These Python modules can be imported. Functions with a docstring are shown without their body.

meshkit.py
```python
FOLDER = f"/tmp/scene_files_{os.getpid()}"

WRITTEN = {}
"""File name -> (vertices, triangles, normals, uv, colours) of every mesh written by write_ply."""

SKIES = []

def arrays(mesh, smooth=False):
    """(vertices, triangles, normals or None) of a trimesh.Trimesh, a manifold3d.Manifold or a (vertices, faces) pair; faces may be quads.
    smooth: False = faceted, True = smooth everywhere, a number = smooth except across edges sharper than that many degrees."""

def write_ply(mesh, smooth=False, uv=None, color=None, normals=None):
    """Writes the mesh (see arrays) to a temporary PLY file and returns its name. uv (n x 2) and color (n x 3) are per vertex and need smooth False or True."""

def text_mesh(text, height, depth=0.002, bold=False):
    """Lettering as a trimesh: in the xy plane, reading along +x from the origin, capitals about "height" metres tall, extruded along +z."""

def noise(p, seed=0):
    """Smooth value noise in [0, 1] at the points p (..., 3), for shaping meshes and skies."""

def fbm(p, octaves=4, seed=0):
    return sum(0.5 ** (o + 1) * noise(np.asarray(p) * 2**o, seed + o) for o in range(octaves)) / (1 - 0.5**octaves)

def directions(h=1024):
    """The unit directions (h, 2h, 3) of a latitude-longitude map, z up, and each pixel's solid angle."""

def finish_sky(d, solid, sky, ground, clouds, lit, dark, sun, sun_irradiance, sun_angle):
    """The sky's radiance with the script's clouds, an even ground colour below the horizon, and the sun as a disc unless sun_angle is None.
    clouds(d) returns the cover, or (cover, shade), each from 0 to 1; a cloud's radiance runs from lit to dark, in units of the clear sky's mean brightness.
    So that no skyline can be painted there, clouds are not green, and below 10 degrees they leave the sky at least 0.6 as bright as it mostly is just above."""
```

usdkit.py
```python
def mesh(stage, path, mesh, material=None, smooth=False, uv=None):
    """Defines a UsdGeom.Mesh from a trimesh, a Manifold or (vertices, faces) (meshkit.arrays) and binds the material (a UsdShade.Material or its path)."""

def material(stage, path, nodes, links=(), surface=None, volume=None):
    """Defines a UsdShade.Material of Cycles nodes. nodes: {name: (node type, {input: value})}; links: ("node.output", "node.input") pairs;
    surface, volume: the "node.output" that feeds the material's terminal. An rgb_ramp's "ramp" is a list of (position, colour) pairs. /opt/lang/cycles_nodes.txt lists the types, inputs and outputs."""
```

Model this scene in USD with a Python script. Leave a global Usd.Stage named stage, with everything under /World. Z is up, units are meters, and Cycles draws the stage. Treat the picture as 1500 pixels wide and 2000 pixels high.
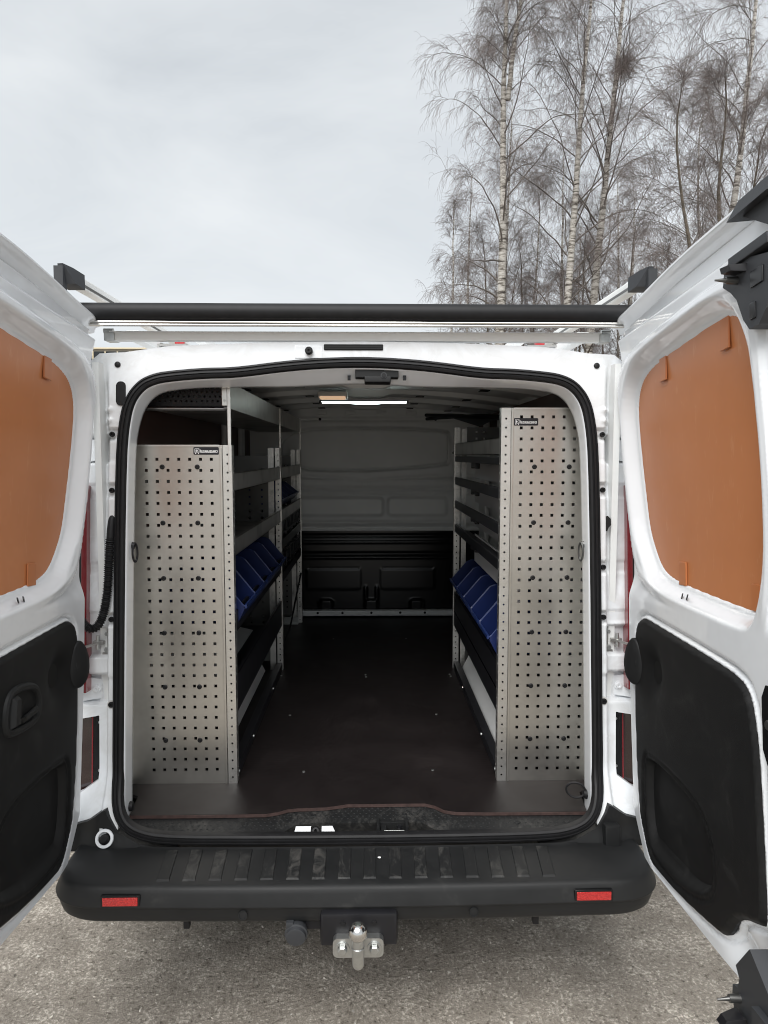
import math, random, re
import numpy as np, trimesh, shapely, usdkit
from shapely.geometry import Polygon, Point, LineString, box as sbox
from shapely.ops import unary_union
from scipy.spatial import Delaunay
from meshkit import text_mesh, noise, fbm
from pxr import Usd, UsdGeom, UsdLux, UsdShade, Gf, Vt, Sdf

stage = Usd.Stage.CreateInMemory()
UsdGeom.SetStageUpAxis(stage, 'Z'); UsdGeom.SetStageMetersPerUnit(stage, 1.0)
UsdGeom.Xform.Define(stage, '/World'); UsdGeom.Scope.Define(stage, '/World/Looks')

# ------------------------------------------------------------------ camera, sky, sun, exposure
EXPOSURE = 1.42
CAM = np.array([0.034, -2.17, 1.70]); YAW = math.radians(1.16); PITCH = math.atan(110 / 1386)
fw = np.array([math.sin(YAW) * math.cos(PITCH), math.cos(YAW) * math.cos(PITCH), -math.sin(PITCH)])
rt = np.array([math.cos(YAW), -math.sin(YAW), 0.0]); up = np.cross(rt, fw)
cam = UsdGeom.Camera.Define(stage, '/World/camera')
cam.CreateHorizontalApertureAttr(36.0); cam.CreateVerticalApertureAttr(48.0); cam.CreateFocalLengthAttr(36 * 1386 / 1500)
cam.CreateExposureAttr(EXPOSURE); cam.CreateClippingRangeAttr((0.05, 5000.0))
UsdGeom.Xformable(cam).AddTransformOp().Set(Gf.Matrix4d(*rt, 0, *up, 0, *(-fw), 0, *CAM, 1))

SUN_EL, SUN_AZ = math.radians(52), math.radians(197)      # azimuth = atan2(x, y): behind the camera, a little to the left
sun = UsdLux.DistantLight.Define(stage, '/World/sun')
sun.CreateIntensityAttr(0.4); sun.CreateAngleAttr(50.0); sun.CreateNormalizeAttr(True); sun.CreateColorAttr(Gf.Vec3f(1.0, 0.985, 0.965))
sx = UsdGeom.Xformable(sun); sx.AddRotateZOp().Set(-math.degrees(SUN_AZ)); sx.AddRotateXOp().Set(math.degrees(SUN_EL) - 90)
dome = UsdLux.DomeLight.Define(stage, '/World/sky')
skym = usdkit.material(stage, '/World/Looks/overcast_sky', {
    'sky': ('sky_texture', {'sky_type': 'single_scattering', 'sun_disc': False, 'sun_elevation': SUN_EL, 'sun_rotation': SUN_AZ}),
    'tc': ('texture_coordinate', {}),
    'map': ('mapping', {'scale': (1.0, 1.0, 2.6)}),
    'n1': ('noise_texture', {'scale': 1.7, 'detail': 6.0, 'roughness': 0.55, 'distortion': 0.6}),
    'r1': ('rgb_ramp', {'ramp': [(0.28, (2.32, 2.45, 2.56)), (0.48, (2.76, 2.88, 2.96)), (0.70, (3.18, 3.27, 3.31))]}),
    'mix': ('mix_color', {'fac': 0.95, 'use_clamp': False}),
    'bg': ('background_shader', {'strength': 0.1}),
}, [('tc.generated', 'map.vector'), ('map.vector', 'n1.vector'), ('n1.fac', 'r1.fac'), ('sky.color', 'mix.a'), ('r1.color', 'mix.b'), ('mix.result', 'bg.color')], surface='bg.background')
UsdShade.MaterialBindingAPI.Apply(dome.GetPrim()).Bind(skym)
dome.GetPrim().SetCustomDataByKey('kind', 'structure'); dome.GetPrim().SetCustomDataByKey('label', 'pale grey overcast sky with soft cloud texture')
dome.GetPrim().SetCustomDataByKey('category', 'sky')

# ------------------------------------------------------------------ materials
LOOK = {}
def look(name, nodes, links=(), surface='p.BSDF'):
    LOOK[name] = usdkit.material(stage, '/World/Looks/' + name, nodes, links, surface=surface); return LOOK[name]
def plain(name, col, rough=0.5, metal=0.0, coat=0.0, bump=0.0, bscale=400.0, var=0.0, vscale=3.0, spec=0.5, rvar=0.0, bdist=0.002, **kw):
    nodes = {'p': ('principled_bsdf', dict(base_color=col, roughness=rough, metallic=metal, coat_weight=coat, specular_ior_level=spec, **kw)), 'g': ('geometry', {})}
    links = []
    if var or rvar:
        nodes['n'] = ('noise_texture', {'scale': vscale, 'detail': 6.0, 'roughness': 0.62})
        links.append(('g.position', 'n.vector'))
    if var:
        nodes['r'] = ('rgb_ramp', {'ramp': [(0.3, tuple(c * (1 - var) for c in col)), (0.7, tuple(min(1, c * (1 + var)) for c in col))]})
        links += [('n.fac', 'r.fac'), ('r.color', 'p.base_color')]
    if rvar:
        nodes['mr'] = ('map_range', {'from_min': 0.3, 'from_max': 0.7, 'to_min': max(0.02, rough - rvar), 'to_max': rough + rvar})
        links += [('n.fac', 'mr.value'), ('mr.result', 'p.roughness')]
    if bump:
        nodes['bn'] = ('noise_texture', {'scale': bscale, 'detail': 3.0})
        nodes['b'] = ('bump', {'strength': bump, 'distance': bdist})
        links += [('g.position', 'bn.vector'), ('bn.fac', 'b.height'), ('b.normal', 'p.normal')]
    return look(name, nodes, links)

plain('white_paint', (0.80, 0.825, 0.85), 0.30, coat=1.0, var=0.02, vscale=5, rvar=0.06, coat_roughness=0.03)
look('dusty_white_paint', {
    'g': ('geometry', {}), 'n': ('noise_texture', {'scale': 6.0, 'detail': 8.0, 'roughness': 0.62, 'distortion': 1.4}),
    'r': ('rgb_ramp', {'ramp': [(0.40, (0.81, 0.835, 0.86)), (0.56, (0.71, 0.725, 0.735)), (0.66, (0.80, 0.825, 0.85))]}),
    'mr': ('map_range', {'from_min': 0.4, 'from_max': 0.65, 'to_min': 0.22, 'to_max': 0.5}),
    'p': ('principled_bsdf', {'coat_weight': 0.4, 'coat_roughness': 0.1})},
    [('g.position', 'n.vector'), ('n.fac', 'r.fac'), ('r.color', 'p.base_color'), ('n.fac', 'mr.value'), ('mr.result', 'p.roughness')])
plain('interior_paint', (0.80, 0.81, 0.80), 0.45, var=0.05, vscale=4)
plain('primer_grey', (0.55, 0.54, 0.52), 0.5)
plain('black_paint', (0.0055, 0.0055, 0.006), 0.24, spec=0.4)
look('black_plastic', {
    'g': ('geometry', {}), 'n': ('noise_texture', {'scale': 9.0, 'detail': 8.0, 'roughness': 0.65}),
    'r': ('rgb_ramp', {'ramp': [(0.35, (0.0095, 0.010, 0.0105)), (0.62, (0.0135, 0.014, 0.0145)), (0.78, (0.030, 0.030, 0.029))]}),
    'mr': ('map_range', {'from_min': 0.3, 'from_max': 0.75, 'to_min': 0.46, 'to_max': 0.62}),
    'bn': ('noise_texture', {'scale': 900.0, 'detail': 2.0}), 'b': ('bump', {'strength': 0.35, 'distance': 0.001}),
    'p': ('principled_bsdf', {'specular_ior_level': 0.30})},
    [('g.position', 'n.vector'), ('n.fac', 'r.fac'), ('r.color', 'p.base_color'), ('n.fac', 'mr.value'), ('mr.result', 'p.roughness'), ('g.position', 'bn.vector'), ('bn.fac', 'b.height'), ('b.normal', 'p.normal')])
look('door_trim_plastic', {
    'g': ('geometry', {}), 'n': ('noise_texture', {'scale': 7.0, 'detail': 8.0, 'roughness': 0.7, 'distortion': 0.8}),
    'r': ('rgb_ramp', {'ramp': [(0.40, (0.0055, 0.0057, 0.006)), (0.56, (0.0075, 0.0077, 0.008)), (0.70, (0.021, 0.021, 0.0205))]}),
    'bn': ('noise_texture', {'scale': 700.0, 'detail': 2.0}), 'b': ('bump', {'strength': 0.4, 'distance': 0.001}),
    'p': ('principled_bsdf', {'roughness': 0.60, 'specular_ior_level': 0.28})},
    [('g.position', 'n.vector'), ('n.fac', 'r.fac'), ('r.color', 'p.base_color'), ('g.position', 'bn.vector'), ('bn.fac', 'b.height'), ('b.normal', 'p.normal')])
look('scuffed_black_plastic', {
    'g': ('geometry', {}), 'map': ('mapping', {'scale': (1.0, 0.55, 1.0)}),
    'n': ('noise_texture', {'scale': 26.0, 'detail': 8.0, 'roughness': 0.7, 'distortion': 1.8}),
    'n2': ('noise_texture', {'scale': 4.0, 'detail': 2.0}),
    'm': ('math', {'math_type': 'multiply'}),
    'r': ('rgb_ramp', {'ramp': [(0.25, (0.011, 0.0115, 0.012)), (0.31, (0.030, 0.030, 0.029)), (0.40, (0.060, 0.057, 0.054))]}),
    'bn': ('noise_texture', {'scale': 700.0, 'detail': 2.0}), 'b': ('bump', {'strength': 0.4, 'distance': 0.001}),
    'p': ('principled_bsdf', {'roughness': 0.55, 'specular_ior_level': 0.3})},
    [('g.position', 'map.vector'), ('map.vector', 'n.vector'), ('g.position', 'n2.vector'), ('n.fac', 'm.value1'), ('n2.fac', 'm.value2'), ('m.value', 'r.fac'), ('r.color', 'p.base_color'),
     ('g.position', 'bn.vector'), ('bn.fac', 'b.height'), ('b.normal', 'p.normal')])
plain('rubber', (0.009, 0.009, 0.010), 0.55, var=0.25, vscale=30, spec=0.3)
plain('dark_grey_plastic', (0.030, 0.032, 0.036), 0.55, bump=0.2, bscale=800)
look('brushed_steel', {
    'g': ('geometry', {}),
    'n': ('noise_texture', {'scale': 2.4, 'detail': 5.0, 'roughness': 0.6, 'distortion': 0.4}),
    'r': ('rgb_ramp', {'ramp': [(0.3, (0.56, 0.54, 0.50)), (0.55, (0.63, 0.61, 0.57)), (0.75, (0.70, 0.68, 0.64))]}),
    'mp': ('mapping', {'scale': (1.0, 1.0, 0.03)}),
    'bn': ('noise_texture', {'scale': 500.0, 'detail': 3.0}), 'b': ('bump', {'strength': 0.08, 'distance': 0.001}),
    'n3': ('noise_texture', {'scale': 7.0, 'detail': 4.0}), 'mr': ('map_range', {'from_min': 0.3, 'from_max': 0.7, 'to_min': 0.29, 'to_max': 0.36}),
    'lw': ('noise_texture', {'scale': 3.0, 'detail': 1.0}), 'b2': ('bump', {'strength': 0.10, 'distance': 0.004}),
    'p': ('principled_bsdf', {'metallic': 1.0})},
    [('g.position', 'n.vector'), ('n.fac', 'r.fac'), ('r.color', 'p.base_color'), ('g.position', 'mp.vector'), ('mp.vector', 'bn.vector'), ('bn.fac', 'b.height'), ('g.position', 'n3.vector'), ('n3.fac', 'mr.value'), ('mr.result', 'p.roughness'),
     ('g.position', 'lw.vector'), ('lw.fac', 'b2.height'), ('b2.normal', 'b.normal'), ('b.normal', 'p.normal')])
plain('aluminium', (0.72, 0.71, 0.68), 0.35, metal=1.0, rvar=0.08, vscale=14)
plain('raw_aluminium', (0.82, 0.82, 0.80), 0.42, metal=0.05, rvar=0.08, vscale=14)
plain('dark_steel', (0.16, 0.16, 0.155), 0.38, metal=0.9, rvar=0.06, vscale=6)
plain('grey_steel', (0.48, 0.47, 0.45), 0.36, metal=0.95, rvar=0.06, vscale=6)
plain('zinc', (0.50, 0.51, 0.50), 0.40, metal=1.0, var=0.1, vscale=60, bump=0.15, bscale=200)
plain('chrome', (0.66, 0.65, 0.63), 0.16, metal=1.0)
plain('black_metal', (0.010, 0.010, 0.012), 0.40, var=0.2, vscale=8, spec=0.35)
look('film_plywood', {
    'g': ('geometry', {}), 'n': ('noise_texture', {'scale': 3.0, 'detail': 8.0, 'roughness': 0.65}),
    'r': ('rgb_ramp', {'ramp': [(0.3, (0.0075, 0.0055, 0.0056)), (0.6, (0.0115, 0.0085, 0.0085)), (0.8, (0.021, 0.0165, 0.016))]}),
    'mr': ('map_range', {'from_min': 0.3, 'from_max': 0.7, 'to_min': 0.42, 'to_max': 0.58}),
    'w1': ('wave_texture', {'scale': 90.0}), 'w2': ('wave_texture', {'scale': 90.0, 'bands_direction': 'y'}), 'ad': ('math', {'math_type': 'maximum'}),
    'b': ('bump', {'strength': 0.25, 'distance': 0.001}), 'p': ('principled_bsdf', {'specular_ior_level': 0.32})},
    [('g.position', 'n.vector'), ('n.fac', 'r.fac'), ('r.color', 'p.base_color'), ('n.fac', 'mr.value'), ('mr.result', 'p.roughness'), ('g.position', 'w1.vector'), ('g.position', 'w2.vector'), ('w1.fac', 'ad.value1'), ('w2.fac', 'ad.value2'), ('ad.value', 'b.height'), ('b.normal', 'p.normal')])
plain('plywood_edge', (0.060, 0.037, 0.033), 0.5, var=0.35, vscale=60)
plain('brown_cladding', (0.065, 0.028, 0.020), 0.5, var=0.2)
look('orange_board', {
    'g': ('geometry', {}), 'n': ('noise_texture', {'scale': 3.2, 'detail': 8.0, 'roughness': 0.65}),
    'r': ('rgb_ramp', {'ramp': [(0.32, (0.52, 0.19, 0.068)), (0.6, (0.56, 0.21, 0.080)), (0.75, (0.60, 0.24, 0.096))]}),
    'mp': ('mapping', {'scale': (1.0, 3.2, 0.8), 'rotation': (0.5, 0.0, 0.0)}),
    'sn': ('noise_texture', {'scale': 15.0, 'detail': 9.0, 'roughness': 0.72, 'distortion': 0.5}), 'sr': ('map_range', {'from_min': 0.585, 'from_max': 0.76, 'to_min': 0.0, 'to_max': 0.55, 'clamp': True}),
    'mx': ('mix_color', {'b': (0.66, 0.36, 0.20)}),
    'bn': ('noise_texture', {'scale': 500.0, 'detail': 2.0}), 'b': ('bump', {'strength': 0.15, 'distance': 0.001}),
    'p': ('principled_bsdf', {'roughness': 0.36})},
    [('g.position', 'n.vector'), ('n.fac', 'r.fac'), ('r.color', 'mx.a'), ('g.position', 'mp.vector'), ('mp.vector', 'sn.vector'), ('sn.fac', 'sr.value'), ('sr.result', 'mx.fac'), ('mx.result', 'p.base_color'), ('g.position', 'bn.vector'), ('bn.fac', 'b.height'), ('b.normal', 'p.normal')])
plain('orange_clip', (0.50, 0.175, 0.06), 0.4)
plain('blue_rim', (0.016, 0.034, 0.13), 0.3)
plain('blue_plastic', (0.008, 0.018, 0.085), 0.36, var=0.12, vscale=10)
plain('red_lens', (0.17, 0.004, 0.008), 0.12, coat=1.0)
plain('red_marker', (0.45, 0.008, 0.015), 0.3)
plain('dark_red_lens', (0.010, 0.0008, 0.001), 0.10, coat=1.0)
look('red_reflector', {'g': ('geometry', {}), 'v': ('voronoi_texture', {'scale': 330.0}), 'r': ('rgb_ramp', {'ramp': [(0.0, (0.70, 0.035, 0.03)), (0.6, (0.36, 0.007, 0.009))]}),
    'b': ('bump', {'strength': 0.6, 'distance': 0.002}), 'p': ('principled_bsdf', {'roughness': 0.2, 'coat_weight': 1.0})},
    [('g.position', 'v.vector'), ('v.distance', 'r.fac'), ('r.color', 'p.base_color'), ('v.distance', 'b.height'), ('b.normal', 'p.normal')])
plain('white_print', (0.80, 0.80, 0.80), 0.5)
plain('sticker_black', (0.010, 0.010, 0.014), 0.35)
look('clear_plastic', {'t': ('transparent_bsdf', {'color': (0.75, 0.78, 0.8)}), 'gl': ('glossy_bsdf', {'color': (0.9, 0.9, 0.9), 'roughness': 0.12}), 'f': ('fresnel', {'IOR': 1.7}), 'm': ('mix_closure', {})},
     [('f.fac', 'm.fac'), ('t.BSDF', 'm.closure1'), ('gl.BSDF', 'm.closure2')], surface='m.closure')
look('led_light', {'e': ('emission', {'color': (0.85, 1.0, 0.97), 'strength': 3.2})}, surface='e.emission')
look('warm_lamp', {'e': ('emission', {'color': (1.0, 0.66, 0.42), 'strength': 0.22})}, surface='e.emission')
look('asphalt', {
    'g': ('geometry', {}),
    'big': ('noise_texture', {'scale': 1.3, 'detail': 4.0, 'roughness': 0.6}),
    'patch': ('noise_texture', {'scale': 9.0, 'detail': 5.0, 'roughness': 0.65}),
    'chip': ('noise_texture', {'scale': 92.0, 'detail': 7.0, 'roughness': 0.72, 'distortion': 0.25}),
    'pit': ('noise_texture', {'scale': 48.0, 'detail': 8.0, 'roughness': 0.75}),
    'fine': ('noise_texture', {'scale': 260.0, 'detail': 4.0, 'roughness': 0.7}),
    'cs': ('math', {'math_type': 'multiply_add', 'value2': 0.45}), 'cb': ('math', {'math_type': 'subtract', 'value2': 0.225}),
    'rc': ('rgb_ramp', {'ramp': [(0.36, (0.225, 0.200, 0.170)), (0.52, (0.30, 0.272, 0.235)), (0.565, (0.37, 0.338, 0.295)), (0.62, (0.55, 0.51, 0.45)), (0.75, (0.66, 0.62, 0.56))]}),
    'rp': ('rgb_ramp', {'ramp': [(0.34, (0.28, 0.27, 0.26)), (0.42, (0.72, 0.71, 0.70)), (0.47, (1.0, 1.0, 1.0))]}),
    'rf': ('rgb_ramp', {'ramp': [(0.3, (0.62, 0.61, 0.60)), (0.5, (1.0, 1.0, 1.0)), (0.72, (1.35, 1.32, 1.3))]}),
    'rb': ('rgb_ramp', {'ramp': [(0.35, (0.82, 0.81, 0.80)), (0.65, (1.12, 1.11, 1.09))]}),
    'm1': ('mix_color', {'blend_type': 'multiply', 'fac': 1.0, 'use_clamp': False}), 'm2': ('mix_color', {'blend_type': 'multiply', 'fac': 1.0, 'use_clamp': False}), 'm3': ('mix_color', {'blend_type': 'multiply', 'fac': 1.0, 'use_clamp': False}),
    'hm': ('math', {'math_type': 'multiply_add', 'value2': 0.35}), 'hn': ('math', {'math_type': 'add'}),
    'b': ('bump', {'strength': 0.8, 'distance': 0.010}),
    'p': ('principled_bsdf', {'roughness': 0.85, 'specular_ior_level': 0.3})},
    [('g.position', x + '.vector') for x in ('big', 'patch', 'chip', 'pit', 'fine')] +
    [('patch.fac', 'cs.value1'), ('chip.fac', 'cs.value3'), ('cs.value', 'cb.value1'), ('cb.value', 'rc.fac'), ('pit.fac', 'rp.fac'), ('fine.fac', 'rf.fac'), ('big.fac', 'rb.fac'), ('rc.color', 'm1.a'), ('rp.color', 'm1.b'), ('m1.result', 'm2.a'), ('rf.color', 'm2.b'),
     ('m2.result', 'm3.a'), ('rb.color', 'm3.b'), ('m3.result', 'p.base_color'), ('fine.fac', 'hm.value1'), ('pit.fac', 'hm.value3'), ('hm.value', 'hn.value1'), ('chip.fac', 'hn.value2'), ('hn.value', 'b.height'), ('b.normal', 'p.normal')])
plain('grit', (0.50, 0.47, 0.42), 0.8, var=0.4, vscale=9)
plain('oil_stain', (0.025, 0.024, 0.022), 0.7)
look('birch_bark', {
    'g': ('geometry', {}), 'mp': ('mapping', {'scale': (2.0, 2.0, 9.0)}), 'n': ('noise_texture', {'scale': 1.4, 'detail': 6.0, 'roughness': 0.65, 'distortion': 0.5}),
    'r': ('rgb_ramp', {'ramp': [(0.36, (0.035, 0.028, 0.024)), (0.45, (0.20, 0.18, 0.155)), (0.52, (0.42, 0.40, 0.365)), (0.75, (0.55, 0.53, 0.49))]}),
    'p': ('principled_bsdf', {'roughness': 0.8})}, [('g.position', 'mp.vector'), ('mp.vector', 'n.vector'), ('n.fac', 'r.fac'), ('r.color', 'p.base_color')])
plain('dark_bark', (0.085, 0.070, 0.052), 0.85, var=0.4, vscale=8)
plain('branch_bark', (0.105, 0.090, 0.079), 0.85, var=0.3, vscale=2)
plain('twig_bark', (0.155, 0.128, 0.120), 0.85, var=0.25, vscale=1)
plain('cream_frame', (0.66, 0.57, 0.40), 0.6)
plain('dark_glass', (0.018, 0.020, 0.022), 0.06)
plain('dry_twig', (0.52, 0.47, 0.36), 0.7, var=0.25, vscale=40)
plain('cream_render', (0.45, 0.42, 0.36), 0.8)

# ------------------------------------------------------------------ scene helpers
USED, LOC = {}, {}
def path_of(name, parent):
    base = parent or '/World'; k = base + '/' + name; n = USED.get(k, -1) + 1; USED[k] = n
    return k if n == 0 else f'{k}_{n:03d}'
def data(prim, label=None, cat=None, group=None, kind=None):
    for k, v in (('label', label), ('category', cat), ('group', group), ('kind', kind)):
        if v: prim.SetCustomDataByKey(k, v)
def thing(name, label, cat, loc=(0, 0, 0), group=None):
    p = path_of(name, None); x = UsdGeom.Xform.Define(stage, p); x.AddTranslateOp().Set(Gf.Vec3d(*map(float, loc)))
    data(x.GetPrim(), label, cat, group); LOC[p] = np.array(loc, float); return p
def arr(mesh):
    if isinstance(mesh, tuple): return np.asarray(mesh[0], float), np.asarray(mesh[1], int)
    if hasattr(mesh, 'to_mesh'): m = mesh.to_mesh(); return np.array(m.vert_properties[:, :3], float), np.array(m.tri_verts)
    return np.array(mesh.vertices), np.array(mesh.faces)
def obj(name, mesh, mat, parent=None, label=None, cat=None, group=None, kind=None, smooth=32):
    p = path_of(name, parent); v, f = arr(mesh); off = LOC.get(parent, np.zeros(3)); LOC[p] = off
    m = usdkit.mesh(stage, p, (v - off, f), LOOK[mat], smooth=smooth); data(m.GetPrim(), label, cat, group, kind); return p
def cat(*ms):
    vs, fs, n = [], [], 0
    for m in ms:
        v, f = arr(m); vs.append(v); fs.append(f + n); n += len(v)
    return np.vstack(vs), np.vstack(fs)
def copy_of(src, loc, label=None, group=None):
    p = path_of(re.sub(r'_\d{3}$', '', src.split('/')[-1]), None); x = UsdGeom.Xform.Define(stage, p); prim = x.GetPrim()
    was = dict(stage.GetPrimAtPath(src).GetCustomData())
    prim.GetReferences().AddInternalReference(src); prim.SetInstanceable(True)
    x.GetPrim().GetAttribute('xformOp:translate').Set(Gf.Vec3d(*map(float, loc)))
    data(prim, label or was.get('label'), was.get('category'), group or was.get('group')); return p

A = math.radians(5.5); SA, CA, Z0 = math.sin(A), math.cos(A), 0.55
def P(x, n, v):
    """the leaning rear frame of the van: x across, n outwards from it (to the rear), v up along it"""
    x, n, v = np.broadcast_arrays(np.asarray(x, float), np.asarray(n, float), np.asarray(v, float))
    return np.stack([x, v * SA - n * CA, Z0 + v * CA + n * SA], -1)
def leaned(mesh):      # a mesh whose vertices are (x, n, v)
    v, f = arr(mesh); return P(v[:, 0], v[:, 1], v[:, 2]), f
def rbox(x0, x1, y0, y1, z0, z1, r=0.0):
    if r <= 0: m = trimesh.creation.box(bounds=[[x0, y0, z0], [x1, y1, z1]]); return np.array(m.vertices), np.array(m.faces)
    r = min(r, (x1 - x0) * .49, (y1 - y0) * .49, (z1 - z0) * .49); pts = []
    for a, s in ((x0, 1), (x1, -1)):
        for b, t in ((y0, 1), (y1, -1)):
            for c, u in ((z0, 1), (z1, -1)):
                k = .3 * r
                pts += [(a, b + t * r, c + u * r), (a + s * r, b, c + u * r), (a + s * r, b + t * r, c), (a + s * k, b + t * k, c + u * k)]
    h = trimesh.convex.convex_hull(np.array(pts)); return np.array(h.vertices), np.array(h.faces)
def hull(pts): h = trimesh.convex.convex_hull(np.array(pts, float)); return np.array(h.vertices), np.array(h.faces)
def frame_of(t):
    x, y, z = float(t[0]), float(t[1]), float(t[2]); k = math.sqrt(x * x + y * y + z * z); x /= k; y /= k; z /= k
    u = (-y, x, 0.0) if abs(z) < .9 else (0.0, -z, y)
    k = math.sqrt(u[0] * u[0] + u[1] * u[1] + u[2] * u[2]); u = (u[0] / k, u[1] / k, u[2] / k)
    return np.array(u), np.array((y * u[2] - z * u[1], z * u[0] - x * u[2], x * u[1] - y * u[0]))
def cyl(p0, p1, r0, seg=16, r1=None):
    p0, p1 = np.asarray(p0, float), np.asarray(p1, float); u, w = frame_of(p1 - p0); r1 = r0 if r1 is None else r1
    a = np.linspace(0, 2 * np.pi, seg, endpoint=False); ring = np.cos(a)[:, None] * u + np.sin(a)[:, None] * w
    v = np.vstack([p0 + r0 * ring, p1 + r1 * ring, [p0], [p1]]); i = np.arange(seg); j = (i + 1) % seg
    f = np.vstack([np.stack([i, j, seg + j], 1), np.stack([i, seg + j, seg + i], 1), np.stack([j, i, np.full(seg, 2 * seg)], 1), np.stack([seg + i, seg + j, np.full(seg, 2 * seg + 1)], 1)])
    return v, f
def lathe(prof, p0, axis, seg=24):
    """prof: (distance along axis, radius)"""
    p0 = np.asarray(p0, float); t = np.asarray(axis, float) / np.linalg.norm(axis); u, w = frame_of(t)
    a = np.linspace(0, 2 * np.pi, seg, endpoint=False); ring = np.cos(a)[:, None] * u + np.sin(a)[:, None] * w
    v = np.vstack([p0 + d * t + r * ring for d, r in prof]); f = []
    for k in range(len(prof) - 1):
        i = np.arange(seg) + k * seg; j = (np.arange(seg) + 1) % seg + k * seg
        f += [np.stack([i, j, j + seg], 1), np.stack([i, j + seg, i + seg], 1)]
    return v, np.vstack(f)
def tube(pts, r, seg=8, closed=False):
    pts = np.asarray(pts, float); n = len(pts); r = np.broadcast_to(np.asarray(r, float), (n,))
    t = np.gradient(pts, axis=0) if not closed else np.roll(pts, -1, 0) - np.roll(pts, 1, 0)
    u, _ = frame_of(t[0]); rings = []; a = np.linspace(0, 2 * np.pi, seg, endpoint=False)
    for k in range(n):
        tk = t[k] / max(np.linalg.norm(t[k]), 1e-9); u = u - tk * (u @ tk); u /= max(np.linalg.norm(u), 1e-9); w = np.cross(tk, u)
        rings.append(pts[k] + r[k] * (np.cos(a)[:, None] * u + np.sin(a)[:, None] * w))
    v = np.vstack(rings); f = []
    for k in range(n if closed else n - 1):
        i = np.arange(seg) + k * seg; j = (np.arange(seg) + 1) % seg + k * seg; q = ((k + 1) % n - k) * seg
        f += [np.stack([i, j, j + q], 1), np.stack([i, j + q, i + q], 1)]
    if not closed:
        v = np.vstack([v, pts[:1], pts[-1:]]); i = np.arange(seg); j = (i + 1) % seg; b = (n - 1) * seg
        f += [np.stack([j, i, np.full(seg, n * seg)], 1), np.stack([b + i, b + j, np.full(seg, n * seg + 1)], 1)]
    return v, np.vstack(f)
def smooth_poly(pts, it=3, closed=True):
    p = np.asarray(pts, float)
    for _ in range(it):
        q = np.roll(p, -1, 0) if closed else p[1:]; b = p if closed else p[:-1]
        s = np.empty((2 * len(b), p.shape[1])); s[0::2] = .75 * b + .25 * q; s[1::2] = .25 * b + .75 * q
        p = s if closed else np.vstack([p[:1], s, p[-1:]])
    return p
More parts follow.
